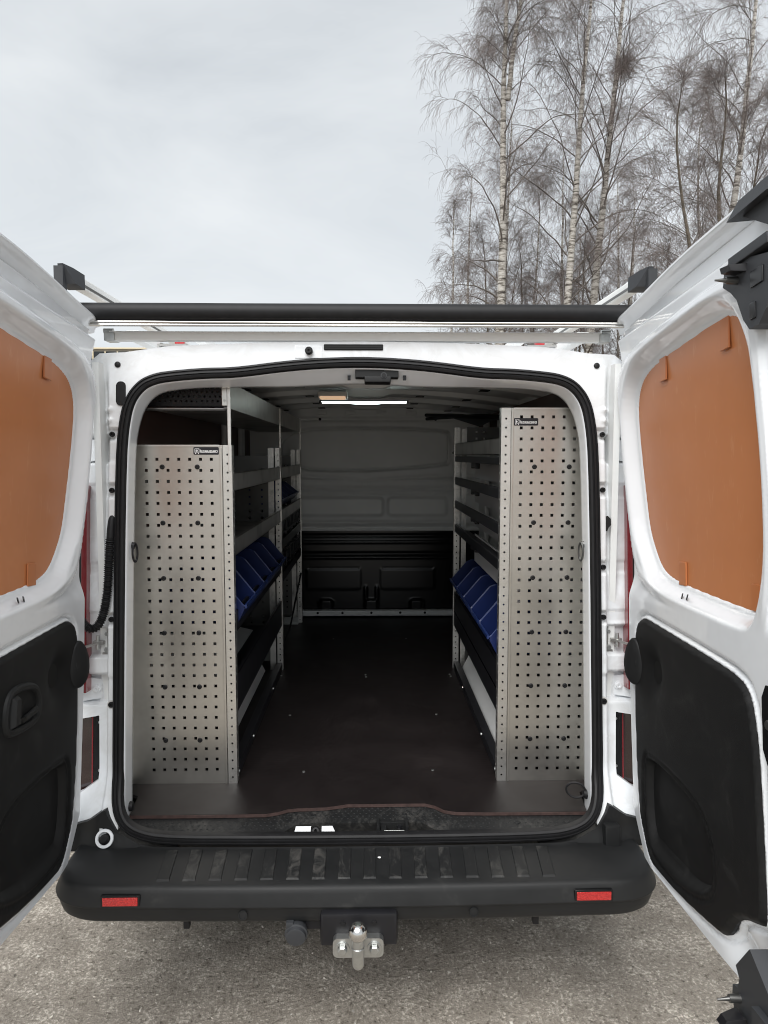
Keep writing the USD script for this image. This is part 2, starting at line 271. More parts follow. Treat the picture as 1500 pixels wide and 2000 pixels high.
def sheet(poly, step, fn, back=None, flip=False):
    """a fine triangulated sheet over a flat polygon, lifted to 3-D by fn(u, v); back(u, v) closes it to a solid"""
    poly = poly if hasattr(poly, 'exterior') else Polygon(poly)
    poly = shapely.make_valid(poly)
    rings = [poly.exterior] + list(poly.interiors); bp = []
    for r in rings:
        c = np.array(r.coords)[:-1]; seg = np.linalg.norm(np.roll(c, -1, 0) - c, axis=1)
        for k in range(len(c)):
            m = max(1, int(math.ceil(seg[k] / step))); q = c[(k + 1) % len(c)]
            bp += [c[k] + (q - c[k]) * i / m for i in range(m)]
    bp = np.array(bp); x0, y0, x1, y1 = poly.bounds
    gx, gy = np.meshgrid(np.arange(x0, x1, step), np.arange(y0, y1, step)); g = np.stack([gx.ravel(), gy.ravel()], 1)
    sp = shapely.points(g); g = g[shapely.contains(poly, sp) & (shapely.distance(poly.boundary, sp) > .45 * step)]
    pts = np.unique(np.round(np.vstack([bp, g]), 6), axis=0); tri = Delaunay(pts).simplices
    cen = pts[tri].mean(1); tri = tri[shapely.contains(poly, shapely.points(cen))]
    a, b, c = pts[tri[:, 0]], pts[tri[:, 1]], pts[tri[:, 2]]; ar = (b[:, 0] - a[:, 0]) * (c[:, 1] - a[:, 1]) - (b[:, 1] - a[:, 1]) * (c[:, 0] - a[:, 0])
    tri = tri[np.abs(ar) > 1e-12]; ar = ar[np.abs(ar) > 1e-12]; tri[ar < 0] = tri[ar < 0][:, ::-1]
    if flip: tri = tri[:, ::-1]
    F = fn(pts[:, 0], pts[:, 1]); out = [(F, tri)]
    if back is not None:
        B = back(pts[:, 0], pts[:, 1]); out.append((B, tri[:, ::-1]))
        e = np.vstack([tri[:, [0, 1]], tri[:, [1, 2]], tri[:, [2, 0]]]); key = np.sort(e, 1); _, idx, cnt = np.unique(key, axis=0, return_index=True, return_counts=True)
        e = e[idx[cnt == 1]]; m = len(e); V = np.vstack([F[e[:, 0]], F[e[:, 1]], B[e[:, 0]], B[e[:, 1]]]); i = np.arange(m)
        out.append((V, np.vstack([np.stack([i + m, i, i + 2 * m], 1), np.stack([i + m, i + 2 * m, i + 3 * m], 1)])))
    return cat(*out)
def sstep(a, b, x): t = np.clip((x - a) / (b - a), 0, 1); return t * t * (3 - 2 * t)
def sdf(poly, u, v):
    sp = shapely.points(np.stack([u, v], 1)); d = shapely.distance(poly.exterior, sp); return np.where(shapely.contains(poly, sp), -d, d)
def extr(poly, h):
    """shapely polygon(s) extruded along z from 0 to h"""
    gs = getattr(poly, 'geoms', [poly]); ms = [trimesh.creation.extrude_polygon(g, h, engine='earcut') for g in gs]
    return cat(*ms)
def upright(m, y):      # (x, z, depth) of an extrusion stood up facing -y, its front at y
    v, f = m; return np.stack([v[:, 0], y + v[:, 2], v[:, 1]], 1), f[:, ::-1]
def circ(x, y, r, n=10): a = np.linspace(0, 2 * np.pi, n, endpoint=False); return Polygon(np.stack([x + r * np.cos(a), y + r * np.sin(a)], 1))
def rrect(x0, x1, y0, y1, r): return sbox(x0 + r, y0 + r, x1 - r, y1 - r).buffer(r, quad_segs=5)

# ------------------------------------------------------------------ ground
def ground():
    m = trimesh.creation.box(bounds=[[-400, -400, -1.0], [400, 400, 0.0]])
    obj('ground', m, 'asphalt', None, 'rough weathered grey asphalt yard', 'ground', kind='structure', smooth=False)
    a = np.linspace(0, 2 * np.pi, 40, endpoint=False); r = 0.035 * (0.7 + 0.7 * noise(np.stack([np.cos(a) * 2, np.sin(a) * 2, 0 * a], 1), 3))
    pts = np.stack([0.463 + r * np.cos(a) * 1.2, -0.50 + r * np.sin(a)], 1)
    v, f = sheet(Polygon(pts), .02, lambda u, w: np.stack([u, w, np.full_like(u, .004)], -1))
    obj('oil_stain', (v, f), 'oil_stain', None, 'small dark oil stain on the asphalt right of the tow ball', 'stain', kind='structure')
ground()
rg = np.random.default_rng(77); gm = []
for k in range(420):
    x, y, r = rg.uniform(-1.3, 1.3), rg.uniform(-1.15, .5), rg.uniform(.0016, .0042)
    gm.append(hull(np.array([x, y, r * .6]) + rg.normal(0, 1, (9, 3)) * r * np.array([.8, .8, .45])))
obj('loose_grit', cat(*gm), 'grit', None, 'loose pale grit scattered over the asphalt', 'grit', kind='stuff', smooth=False)

# ------------------------------------------------------------------ the van: body
van = thing('delivery_van', 'white delivery van seen from behind with both rear doors open', 'van')
half = [(0, -.045), (.33, -.044), (.585, -.040), (.668, -.026), (.728, .004), (.764, .055), (.779, .13), (.778, .33), (.777, .8), (.773, 1.139), (.765, 1.254), (.747, 1.338), (.705, 1.394), (.655, 1.418), (.60, 1.427), (.49, 1.4365), (.40, 1.4375), (.24, 1.459), (.12, 1.469), (0, 1.473)]
full = half + [(-x, v) for x, v in half[-2:0:-1]]
seal_out = Polygon(smooth_poly(full, 2))
def nbot(v): return .075 * sstep(.17, -.03, v)
seal_in = seal_out.buffer(-.026, quad_segs=8)

def pillar_n(u, v):
    p = np.abs(u); fade = sstep(1.47, 1.34, v)
    n = -.034 * sstep(.796, .806, p) * fade
    n += -.010 * sstep(.84, .90, p) * fade
    for c, h in ((1.045, .020), (.796, .018), (.635, .018), (1.224, .016)):
        n += np.where(p < .80, -.011, -.004) * sstep(h + .004, h - .002, np.abs(v - c))
    for v0, v1 in ((1.136, 1.222), (.362, .452)):
        s = sstep(v0 - .004, v0 + .004, v) * sstep(v1 + .004, v1 - .004, v); n += -.032 * s * sstep(.796, .803, p) - .006 * s * (p < .797)
        n += .010 * s * np.exp(-((p - .832 - .10 * np.abs(v - (v0 + v1) / 2)) / .004) ** 2)
    s = sstep(.508, .518, v) * sstep(.606, .596, v); n += -.022 * s * sstep(.797, .803, p)
    s = np.exp(-((v - .75) / .055) ** 2) * np.exp(-((p - .845) / .018) ** 2); n += -.012 * s
    for c in (1.268, 1.302): n += .012 * np.exp(-((v - c) / .007) ** 2) * np.exp(-((p - .800) / .014) ** 2)
    n += .010 * np.exp(-((p - .83) / .04) ** 2) * sstep(1.25, 1.34, v) * fade
    n += nbot(v) * .9
    return n
outer_pts = [(.955, -.02), (.955, .9), (.945, 1.15), (.92, 1.33), (.875, 1.44), (.825, 1.482), (.744, 1.486), (.606, 1.506), (.33, 1.518), (0, 1.523)]
outer = Polygon(outer_pts + [(-x, v) for x, v in outer_pts[-2::-1]])
frame = outer.difference(seal_out.buffer(-.012)).difference(sbox(-.74, -.2, .74, .3))
lampR = Polygon([(.836, .322), (.96, .296), (.96, .06), (.89, .085), (.834, .124)])
lampL = Polygon([(-x, v) for x, v in lampR.exterior.coords])
for hole in (lampR, lampL): frame = frame.difference(hole.buffer(.006).buffer(-.004))
frame = max(frame.geoms, key=lambda g: g.area) if hasattr(frame, 'geoms') else frame
obj('rear_frame', sheet(frame, .0055, lambda u, v: P(u, pillar_n(u, v), v), lambda u, v: P(u, -.085 + nbot(v), v)), 'dusty_white_paint', van, smooth=True)
# door seal
def loop_sweep(poly, prof, nfun, step=.012, keep=None, extra=None):
    c = np.array(poly.exterior.coords)[:-1]
    if Polygon(c).exterior.is_ccw is False: c = c[::-1]
    L = np.r_[0, np.cumsum(np.linalg.norm(np.roll(c, -1, 0) - c, axis=1))]; m = int(L[-1] / step); s = np.linspace(0, L[-1], m, endpoint=False); cc = np.vstack([c, c[:1]])
    q = np.stack([np.interp(s, L, cc[:, 0]), np.interp(s, L, cc[:, 1])], 1); t = np.roll(q, -2, 0) - np.roll(q, 2, 0); t /= np.linalg.norm(t, axis=1)[:, None]
    nin = np.stack([-t[:, 1], t[:, 0]], 1); k = len(prof); V = []
    for r, n in prof:
        r = r + (0 if extra is None else extra(q[:, 1], n))
        V.append(P(q[:, 0] + r * nin[:, 0], n + nfun(q[:, 1]), q[:, 1] + r * nin[:, 1]))
    V = np.stack(V, 1).reshape(-1, 3); f = []
    ok = np.ones(m, bool) if keep is None else keep(q)
    for i in range(m):
        j = (i + 1) % m
        if not (ok[i] and ok[j]): continue
        for a in range(k - 1): f += [(i * k + a, j * k + a, j * k + a + 1), (i * k + a, j * k + a + 1, i * k + a + 1)]
    return V, np.array(f)
obj('door_seal', loop_sweep(seal_out, [(.001, -.012), (0, .004), (.002, .009), (.007, .011), (.009, .0075), (.011, .0075), (.013, .0125), (.018, .0135), (.020, .009), (.022, .009), (.025, .014), (.031, .011), (.034, .003), (.034, -.012)], nbot), 'rubber', van, smooth=40)
# jamb: the white return just inside the seal
jamb_out = seal_out.union(sbox(-.7785, -.03, .7785, .25))
obj('door_jamb', loop_sweep(jamb_out, [(.030, -.012), (.032, -.004), (.035, -.001), (.0375, -.003), (.039, -.010), (.039, -.060), (.037, -.078), (.030, -.084), (.005, -.086), (-.045, -.10)], lambda v: nbot(v) * 0, keep=lambda q: q[:, 1] > -.012, extra=lambda v, n: ((.010 * sstep(1.20, 1.40, v) + .026 * sstep(1.430, 1.468, v)) * float(np.clip((-n - .01) / .06, 0, 1)) if n > -.085 else 0 * v)), 'white_paint', van, smooth=50)
for sgn in (-1, 1):       # little holes in the jamb
    hs = [(1.18, 'o'), (1.145, 'w'), (1.06, 'w'), (.97, 'o'), (.81, 'o'), (.645, 'o'), (.56, 'w'), (.43, 'o'), (.28, 'o'), (.09, 'o')]
    for v, k in hs:
        x = sgn * (.7415 if v < 1.1 else .7415 - (v - 1.1) * .04); b = cyl(P(x + sgn * .004, -.038, v), P(x - sgn * .0015, -.038, v), .0045 if k == 'o' else .006, 8)
        obj('jamb_hole' if k == 'o' else 'jamb_plug', b, 'black_paint' if k == 'o' else 'white_print', van)
# rubber stops, plugs, bolts on the frame
def stop(x, n, v, r, name='rubber_stop', mat='rubber', ring=True):
    s = lathe([(0, r), (.006, r), (.009, r * .8), (.009, r * .45), (.004, r * .4), (.004, 0)], P(x, n, v), P(0, 1, 0) - P(0, 0, 0), 16); obj(name, s, mat, van)
for sgn in (-1, 1):
    obj('grommet', lathe([(0, .0095), (.003, .0095), (.005, .006), (.005, 0)], P(sgn * .768, .0, 1.446), P(0, 1, 0) - P(0, 0, 0), 20), 'rubber', van)
    for v in (1.224, 1.045, .635) + ((.796,) if sgn > 0 else ()): stop(sgn * .787, -.009, v, .0085)
    obj('stop_ring', lathe([(0, .014), (.004, .013), (.004, .009)], P(sgn * .784, -.004, .367), P(0, 1, 0) - P(0, 0, 0), 20), 'primer_grey', van); stop(sgn * .784, -.004, .367, .0095)
op = rrect(-.772, -.742, 1.315, 1.392, .014)
v_, f_ = extr(op, .004); obj('oval_plug', (P(v_[:, 0], v_[:, 2] + .0, v_[:, 1]), f_), 'rubber', van)
lh = Polygon([(.790, .955), (.800, .958), (.808, .95), (.808, .932), (.801, .925), (.797, .915), (.788, .915)])
v_, f_ = extr(lh.buffer(.003), .003); obj('latch_hole_cover', (P(v_[:, 0], v_[:, 2] - .004, v_[:, 1]), f_), 'black_plastic', van)
# hinges in their recesses
for sgn in (-1, 1):
    for vc in (1.178, .405):
        h = obj('hinge', leaned(cat(hull([(sgn * .832, -.068, vc - .03), (sgn * .832, -.068, vc + .03), (sgn * .90, -.068, vc + .04), (sgn * .90, -.068, vc - .04), (sgn * .832, -.060, vc - .03), (sgn * .832, -.060, vc + .03), (sgn * .90, -.052, vc + .04), (sgn * .90, -.052, vc - .04)]))), 'white_paint', van)
        obj('hinge_bolt', lathe([(0, .0145), (.003, .0145), (.004, .010), (.009, .009), (.009, .004), (.006, .004), (.006, 0)], P(sgn * .851, -.058, vc), P(0, 1, 0) - P(0, 0, 0), 12), 'white_paint', h)
    # check strap bracket with its two bolts and arm
    cb = obj('check_strap', leaned(cat(rbox(sgn * .816 - .016, sgn * .816 + .016, -.055, -.050, .516, .598, .002), rbox(min(sgn * .82, sgn * .855), max(sgn * .82, sgn * .855), -.050, -.030, .551, .563, .002))), 'grey_steel', van)
    for v in (.583, .531): obj('bolt', lathe([(0, .010), (.002, .010), (.002, .007), (.007, .0065), (.007, 0)], P(sgn * .816, -.050, v), P(0, 1, 0) - P(0, 0, 0), 6), 'zinc', cb)
    obj('pivot_pin', cyl(P(sgn * .840, -.035, .535), P(sgn * .840, -.035, .58), .006, 10), 'zinc', cb)
    obj('strap_arm', cyl(P(sgn * .835, -.035, .557), P(sgn * .885, .045, .545), .0045, 8), 'grey_steel', cb)
    # tail lamp edge and the lower lamp seen through the pillar
    x0, x1 = sorted((sgn * .868, sgn * .886)); tl = obj('tail_lamp', leaned(rbox(x0, x1, -.06, -.012, .40, 1.063, .003)), 'red_lens', van, 'dark red edge of a tail lamp')
    x0, x1 = sorted((sgn * .8865, sgn * .945)); obj('lamp_housing', leaned(rbox(x0, x1, -.06, -.018, .40, 1.062, .003)), 'black_plastic', tl)
    x0, x1 = sorted((sgn * .83, sgn * .864)); ll = obj('lower_lamp', leaned(rbox(x0, x1, -.075, -.062, .10, .335)), 'black_paint', van)
    x0, x1 = sorted((sgn * .864, sgn * .95)); obj('lens', leaned(rbox(x0, x1, -.10, -.07, .06, .345)), 'dark_red_lens', ll)
    x0, x1 = sorted((sgn * .8635, sgn * .8675)); obj('lens_edge', leaned(rbox(x0, x1, -.07, -.060, .08, .34)), 'red_lens', ll)
    for v in (.295, .140): obj('screw', lathe([(0, .005), (.003, .004), (.003, 0)], P(sgn * .843, -.062, v), P(0, 1, 0) - P(0, 0, 0), 8), 'zinc', ll)
# corrugated cable conduit on the left pillar
hp = smooth_poly([P(-.783, -.02, .975), P(-.786, .004, .94), P(-.788, .012, .84), P(-.792, .014, .72), P(-.806, .016, .64), P(-.828, .02, .607), P(-.852, .03, .614), P(-.874, .05, .66)], 3, closed=False)
L_ = np.r_[0, np.cumsum(np.linalg.norm(np.diff(hp, axis=0), axis=1))]; s_ = np.linspace(0, L_[-1], 260); hq = np.stack([np.interp(s_, L_, hp[:, k]) for k in range(3)], 1)
rr = np.where(s_ < .09, .0115, .0125 + .0016 * np.sign(np.sin(s_ * 2 * np.pi / .0065)))
obj('cable_conduit', tube(hq, rr, 14), 'rubber', van, smooth=60)
# header: rubber buffer, third brake light gap, striker
obj('header_pad', leaned(rbox(-.205, -.118, -.002, .003, 1.468, 1.508, .002)), 'white_paint', van)
hb = obj('door_buffer', lathe([(0, .011), (.006, .0125), (.014, .0125), (.02, .009), (.020, .004), (.016, 0)], P(-.159, .003, 1.489), P(0, 1, 0) - P(0, 0, 0), 20), 'rubber', van)
obj('brake_light', leaned(cat(rbox(-.112, .078, -.004, .005, 1.494, 1.513, .003), *[rbox(-.110, .076, .004, .0065, z, z + .003) for z in (1.497, 1.503, 1.509)])), 'black_plastic', van)
sk = obj('latch_striker', leaned(cat(rbox(-.012, .128, -.040, -.006, 1.408, 1.436, .003), rbox(.018, .103, -.050, -.002, 1.392, 1.412, .004))), 'black_plastic', van)
obj('striker_pin', cyl(P(.080, -.006, 1.414), P(.080, .002, 1.414), .007, 14), 'rubber', sk); obj('striker_ring', lathe([(0, .010), (.006, .010), (.006, .006)], P(.080, -.006, 1.414), P(0, 1, 0) - P(0, 0, 0), 16), 'dark_grey_plastic', sk)
for x in (-.032, .148): obj('header_slot', leaned(rbox(x - .005, x + .005, -.034, -.022, 1.404, 1.418)), 'black_paint', van)

# ------------------------------------------------------------------ the van: shell, cargo room
Y0, YB = .26, 2.87
def roof_z(u): return 2.045 - .055 * (np.abs(u) / .8) ** 2.2
obj('ceiling', sheet(sbox(-.83, .19, .83, YB + .02), .06, lambda u, w: np.stack([u, w, roof_z(u)], -1), lambda u, w: np.stack([u, w, roof_z(u) + .012], -1), flip=True), 'interior_paint', van, smooth=True)
def rib(y, w, h, name='roof_rib', step=None):
    xs = np.linspace(-.82, .82, 60); V, f = [], []
    for x in xs:
        zt = roof_z(x) - .001; k = h * (1 - .45 * sstep(.07, .13, abs(x - .02)) if step else 1)
        V += [(x, y - w / 2, zt), (x, y - w * .32, zt - k), (x, y + w * .32, zt - k), (x, y + w / 2, zt)]
    for i in range(len(xs) - 1):
        for a in range(3): f += [(4 * i + a, 4 * i + 4 + a, 4 * i + 5 + a), (4 * i + a, 4 * i + 5 + a, 4 * i + 1 + a)]
    return obj(name, (np.array(V), np.array(f)), 'interior_paint', van, smooth=30)
for i, (y, w, h) in enumerate([(.30, .10, .055), (.62, .14, .040), (1.05, .14, .045), (1.62, .16, .040), (2.10, .14, .045), (2.55, .14, .040)]):
    r_ = rib(y, w, h, step=True)
    for x in (-.52, -.28, .30, .55):
        zz = roof_z(x) - h * .55 - .003; obj('rib_slot', rbox(x - .022, x + .022, y - .03, y + .03, zz - .0045, zz - .0015), 'black_paint', r_)
for sgn in (-1, 1):
    x0, x1 = sorted((sgn * .815, sgn * .835))
    obj('inner_side_wall', rbox(x0, x1, .10, YB + .04, .50, 1.992), 'interior_paint', van, smooth=False)
    x0, x1 = sorted((sgn * .80, sgn * .8135)); obj('wall_cladding', rbox(x0, x1, .22, YB - .05, 1.30 if sgn < 0 else 1.78, 1.96), 'brown_cladding', van, smooth=False)
    for y in (1.9, 2.4):
        x0, x1 = sorted((sgn * .77, sgn * .7995)); obj('wall_post', rbox(x0, x1, y - .05, y + .05, .56, 1.94, .01), 'interior_paint', van)
    # wheel arch with its sloping foot
    xa, xb = sgn * .572, sgn * .8145
    obj('wheel_arch', hull([(xa, .42, .556), (xa, 1.50, .556), (xb, .40, .556), (xb, 1.52, .556), (xa, .46, .80), (xa, 1.46, .80), (xb, .46, .86), (xb, 1.46, .86)]), 'interior_paint', van, smooth=False)
    obj('arch_foot', hull([(sgn * .524, .38, .556), (sgn * .524, 1.55, .556), (sgn * .571, .38, .556), (sgn * .571, 1.55, .556), (sgn * .571, .385, .655), (sgn * .571, 1.54, .655)]), 'interior_paint', van, smooth=False)
    x0, x1 = sorted((sgn * .515, sgn * .80)); obj('arch_liner', rbox(x0, x1, .34, .375, .557, .90), 'black_metal', van, smooth=False)
    # outer side skin, shaped by a section along z
    prof = [(.955, .42), (.965, .70), (.965, 1.10), (.945, 1.45), (.915, 1.75), (.895, 1.90), (.87, 1.965), (.855, 1.985)]; V, f = [], []
    ys = [.16, .6, 1.5, 2.5, 3.4, 4.3]
    for y in ys:
        for x, z in prof: V.append((sgn * x, y if z < 1.9 else max(y, .17), z))
    m = len(prof)
    for i in range(len(ys) - 1):
        for a in range(m - 1): f += [(i * m + a, i * m + m + a, i * m + m + a + 1), (i * m + a, i * m + m + a + 1, i * m + a + 1)]
    obj('side_panel', (np.array(V), np.array(f)), 'white_paint', van, smooth=50)
ez = lambda u: np.interp(np.abs(u), [0, .33, .606, .744, .825, .90], [2.064, 2.059, 2.047, 2.027, 2.020, 1.95]) - .003
obj('roof', sheet(sbox(-.86, .155, .86, 4.2), .08, lambda u, w: np.stack([u, w, ez(u) - .02 * sstep(3.2, 4.2, w)], -1), lambda u, w: np.stack([u, w, ez(u) - .006], -1)), 'white_paint', van, smooth=True)
obj('cab', hull([(-.95, 3.0, .42), (.95, 3.0, .42), (-.95, 4.9, .42), (.95, 4.9, .42), (-.95, 4.9, 1.15), (.95, 4.9, 1.15), (-.80, 3.75, 2.03), (.80, 3.75, 2.03), (-.80, 3.0, 2.03), (.80, 3.0, 2.03), (-.95, 3.0, 1.2), (.95, 3.0, 1.2)]), 'white_paint', van)
obj('underbody', rbox(-.90, .90, .04, 4.8, .40, .50), 'black_metal', van, smooth=False)
for sgn in (-1, 1):
    for y in (.98, 4.05):
        x0 = sgn * .72; w_ = obj('wheel', lathe([(0, .20), (.01, .30), (.04, .325), (.17, .325), (.20, .30), (.21, .20), (.21, 0)], (x0, y, .325), (sgn, 0, 0), 32), 'rubber', van)
        obj('rim', lathe([(.212, .0), (.205, .05), (.19, .17), (.213, .20)], (x0, y, .325), (sgn, 0, 0), 32), 'zinc', w_)
# bulkhead
def bulk_d(u, z):
    d = np.zeros_like(u); w = Polygon(smooth_poly([(-.60, 1.60), (-.60, 1.885), (-.02, 1.90), (.57, 1.885), (.605, 1.84), (.605, 1.66), (.575, 1.63), (.02, 1.592), (-.02, 1.592)], 2))
    sw = sdf(w, u, z); d += .030 * sstep(.012, -.008, sw) + .030 * np.exp(-((sw + .004) / .007) ** 2)
    for pz in ((-.62, .13, 1.275, 1.40), (.165, .585, 1.275, 1.40)):
        d += .030 * sstep(.014, -.012, sdf(rrect(*pz, .03), u, z))
    for zc, h, a in ((1.555, .010, .022), (1.53, .008, -.012), (1.47, .010, .022), (1.435, .008, .018), (1.225, .014, -.022), (1.19, .010, .016), (1.955, .012, .022)):
        vv = zc - np.where(zc == 1.555, .03 * np.clip(1 - np.abs(u) / .5, 0, 1), 0); d += a * np.exp(-((z - vv) / h) ** 2)
    return d
obj('bulkhead', sheet(sbox(-.815, 1.166, .815, 2.04), .0064, lambda u, z: np.stack([u, YB + bulk_d(u, z), z], -1), lambda u, z: np.stack([u, np.full_like(u, YB + .06), z], -1), flip=False), 'interior_paint', van, 'white upper half of the cargo bulkhead', smooth=True)
def bulk_l(u, z):
    d = np.zeros_like(u)
    for zc, h, a in ((1.13, .007, .012), (1.085, .006, -.010), (1.00, .007, .012), (.975, .006, -.010)): d += a * np.exp(-((z - zc) / h) ** 2) * sstep(.62, .56, np.abs(u - .08))
    for pz in ((-.42, -.03, .745, .90), (.11, .50, .745, .90)):
        s = sdf(rrect(*pz, .02), u, z); d += -.003 * sstep(.006, -.004, s) + .005 * np.exp(-((z - .896) / .005) ** 2) * (s < .0)
        for zc in (.80, .85): d += .005 * np.exp(-((z - zc) / .005) ** 2) * sstep(.0, -.05, s + .06)
    for x in (-.28, .045, .37): d += -.016 * sstep(.008, -.006, sdf(rrect(x - .045, x + .045, .55, .67, .02), u, z))
    for x in (.005, .085): d += -.010 * np.exp(-((u - x) / .008) ** 2) * sstep(.66, .68, z) * sstep(.78, .75, z)
    return d
bl = obj('lower_bulkhead', sheet(sbox(-.815, .555, .815, 1.164), .010, lambda u, z: np.stack([u, YB - .004 + bulk_l(u, z), z], -1), lambda u, z: np.stack([u, np.full_like(u, YB + .06), z], -1)), 'black_paint', van, 'glossy black lower half of the cargo bulkhead', smooth=True)
bs = obj('bulkhead_strip', rbox(-.70, .70, YB - .075, YB - .022, .566, .604, .004), 'interior_paint', van)
for x in (-.335, -.16, .045, .25, .425): obj('strip_bolt', lathe([(0, .009), (.005, .007), (.005, 0)], (x, YB - .075, .588), (0, -1, 0), 10), 'black_metal', bs)
for x, z in ((-.315, 1.955), (.50, 1.955), (.63, 1.72), (.64, 1.575)): obj('bulkhead_hole', lathe([(0, .010), (.002, 0)], (x, YB - .004, z), (0, -1, 0), 10), 'black_paint', van)
for x in (-.30, -.10, .12, .33): obj('bulkhead_tab', rbox(x - .035, x + .035, YB - .03, YB - .004, 1.985, 2.012, .006), 'interior_paint', van)
# interior lamp and LED strip
il = obj('interior_lamp', rbox(-.225, -.075, 1.40, 1.50, 1.985, 2.02, .01), 'primer_grey', van); obj('lens', rbox(-.215, -.085, 1.395, 1.47, 1.982, 1.996, .006), 'warm_lamp', il)
ls = obj('light_strip', rbox(-.225, .235, 1.505, 1.545, 1.968, 1.984, .003), 'black_metal', van)
obj('lit_bar', hull([(-.21, 1.503, 1.974), (.225, 1.503, 1.974), (-.21, 1.503, 1.979), (.225, 1.503, 1.979), (-.21, 1.535, 1.967), (.225, 1.535, 1.967)]), 'led_light', ls)
obj('lit_lens', hull([(-.06, 1.500, 1.974), (.09, 1.500, 1.974), (-.03, 1.498, 1.963), (.06, 1.498, 1.963), (-.06, 1.53, 1.966), (.09, 1.53, 1.966)]), 'led_light', ls)
# loose cable and trim up in the right rear corner of the roof
for k in range(3):
    rg = np.random.default_rng(k); p_ = [(.40 + .1 * i + rg.uniform(-.02, .02), 2.35 - .5 * i * .5 + rg.uniform(-.05, .05), 1.945 - .012 * i + rg.uniform(-.015, .015)) for i in range(5)]
    obj('loom', tube(smooth_poly(p_, 3, closed=False), .011, 8), 'rubber', van)
obj('corner_trim', hull([(.50, 2.3, 1.95), (.78, 2.0, 1.92), (.78, 2.5, 1.90), (.55, 2.55, 1.96), (.70, 2.2, 1.88)]), 'dark_grey_plastic', van)

# plywood cargo floor with its cut-out front edge
half_edge = [(.745, .030), (.36, .032), (.30, .036), (.262, .055), (.235, .085), (.20, .092)]
fl = [(-.75, .16), (-.735, .032), (-.40, .032), (-.30, .034), (-.262, .046), (-.235, .062), (-.20, .068), (-.115, .072), (-.075, .082), (-.04, .092), (.215, .092), (.245, .078), (.275, .046), (.31, .034), (.40, .030), (.735, .028), (.75, .16), (.815, .20), (.815, YB - .03), (-.815, YB - .03), (-.815, .20)]
v_, f_ = extr(Polygon(fl), .011); v_[:, 2] += .542
fb = obj('floor_board', (v_, f_), 'film_plywood', van, smooth=False)
ed = LineString(fl[1:16]).buffer(.0025, cap_style=2); v_, f_ = extr(ed, .0095); v_[:, 2] += .5425; obj('board_edge', (v_, f_), 'plywood_edge', fb, smooth=False)
for x, y in [(-.321, .902), (.329, .901), (-.208, .337), (.263, .340), (.011, 1.478), (.014, 1.443), (-.195, 2.213), (.261, 2.216), (.453, 1.478), (.456, 1.445), (-.43, 1.47)]:
    obj('floor_screw', lathe([(0, .006), (.0015, .0055), (.0015, 0)], (x, y, .553), (0, 0, 1), 10), 'zinc', fb)
# sill plate
sp = Polygon([(-.735, .05), (-.73, -.015), (-.64, -.046), (-.26, -.050), (-.235, -.046), (-.20, -.012), (-.15, -.006), (-.13, -.006), (.065, -.004), (.145, -.004), (.20, -.008), (.235, -.040), (.27, -.050), (.64, -.052), (.73, -.02), (.735, .05), (.735, .10), (-.735, .10)])
obj('sill_plate', sheet(sp.buffer(-.004).buffer(.004), .01, lambda u, w: np.stack([u, w, .5405 - .006 * sstep(.0, -.05, w)], -1), lambda u, w: np.stack([u, w + .012, np.full_like(u, .485)], -1)), 'scuffed_black_plastic', van, smooth=True)
rg = np.random.default_rng(5); dm = []
spi = sp.buffer(-.012)
for i, x in enumerate(np.arange(-.70, .70, .0195)):
    for j, y in enumerate(np.arange(-.045, .09, .0165)):
        xx, yy = x + (j % 2) * .0098, y
        if spi.contains(Point(xx, yy)) and not ((-.22 < xx < -.07 and yy < .012) or (.04 < xx < .16 and yy < .012)):
            z = .5405 - .006 * float(sstep(.0, -.05, yy)); dm.append(hull([(xx + .0045 * math.cos(a), yy + .003 * math.sin(a), z - .0005) for a in np.linspace(0, 6.28, 7)[:-1]] + [(xx + .003 * math.cos(a), yy + .0018 * math.sin(a), z + .0014) for a in np.linspace(0, 6.28, 7)[:-1]]))
obj('tread_dimples', cat(*dm), 'black_plastic', van, kind='stuff')
for x, y in [(-.66, -.005), (-.36, -.01), (-.15, .045), (.145, .045), (.50, -.01), (.66, -.01)]: obj('sill_screw', lathe([(0, .010), (.002, .009), (.003, .005), (.001, 0)], (x, y, .5395), (0, 0, 1), 14), 'black_plastic', van)
# lock recesses in the sill: white metal below, black lock parts
for x0, x1, xi in ((-.205, -.152, -.185), (-.118, -.065, -.085)): obj('lock_recess', hull([(x0, -.062, .522), (x1, -.062, .522), (x0, -.055, .518), (x1, -.055, .518), (min(xi, x0 * .9 + x1 * .1) if x0 < -.15 else x0, -.016, .537), (x1 if x0 < -.15 else xi, -.016, .537)]), 'white_paint', van)
obj('lock_bush', lathe([(0, .014), (.012, .014), (.018, .010), (.018, .005), (.010, 0)], (-.135, -.040, .532), (0, -.8, .6), 16), 'rubber', van)
lk = obj('lock_plate', hull([(.040, -.066, .522), (.185, -.066, .522), (.048, -.050, .528), (.165, -.050, .528), (.045, -.05, .520), (.17, -.05, .520)]), 'white_paint', van)
obj('lock_case', cat(rbox(.054, .064, -.048, .006, .515, .550, .002), rbox(.144, .154, -.048, .006, .515, .550, .002), rbox(.058, .150, -.008, .006, .505, .5425, .002), rbox(.066, .085, -.04, -.006, .512, .534, .002)), 'black_plastic', lk)
obj('lock_bar', cyl((.078, -.046, .534), (.140, -.046, .534), .0035, 10), 'zinc', lk); obj('lock_roller', cyl((.125, -.034, .520), (.125, -.034, .546), .008, 12), 'black_metal', lk)
obj('sill_strip', rbox(-.66, .66, -.080, -.066, .470, .4955), 'white_paint', van, smooth=False)

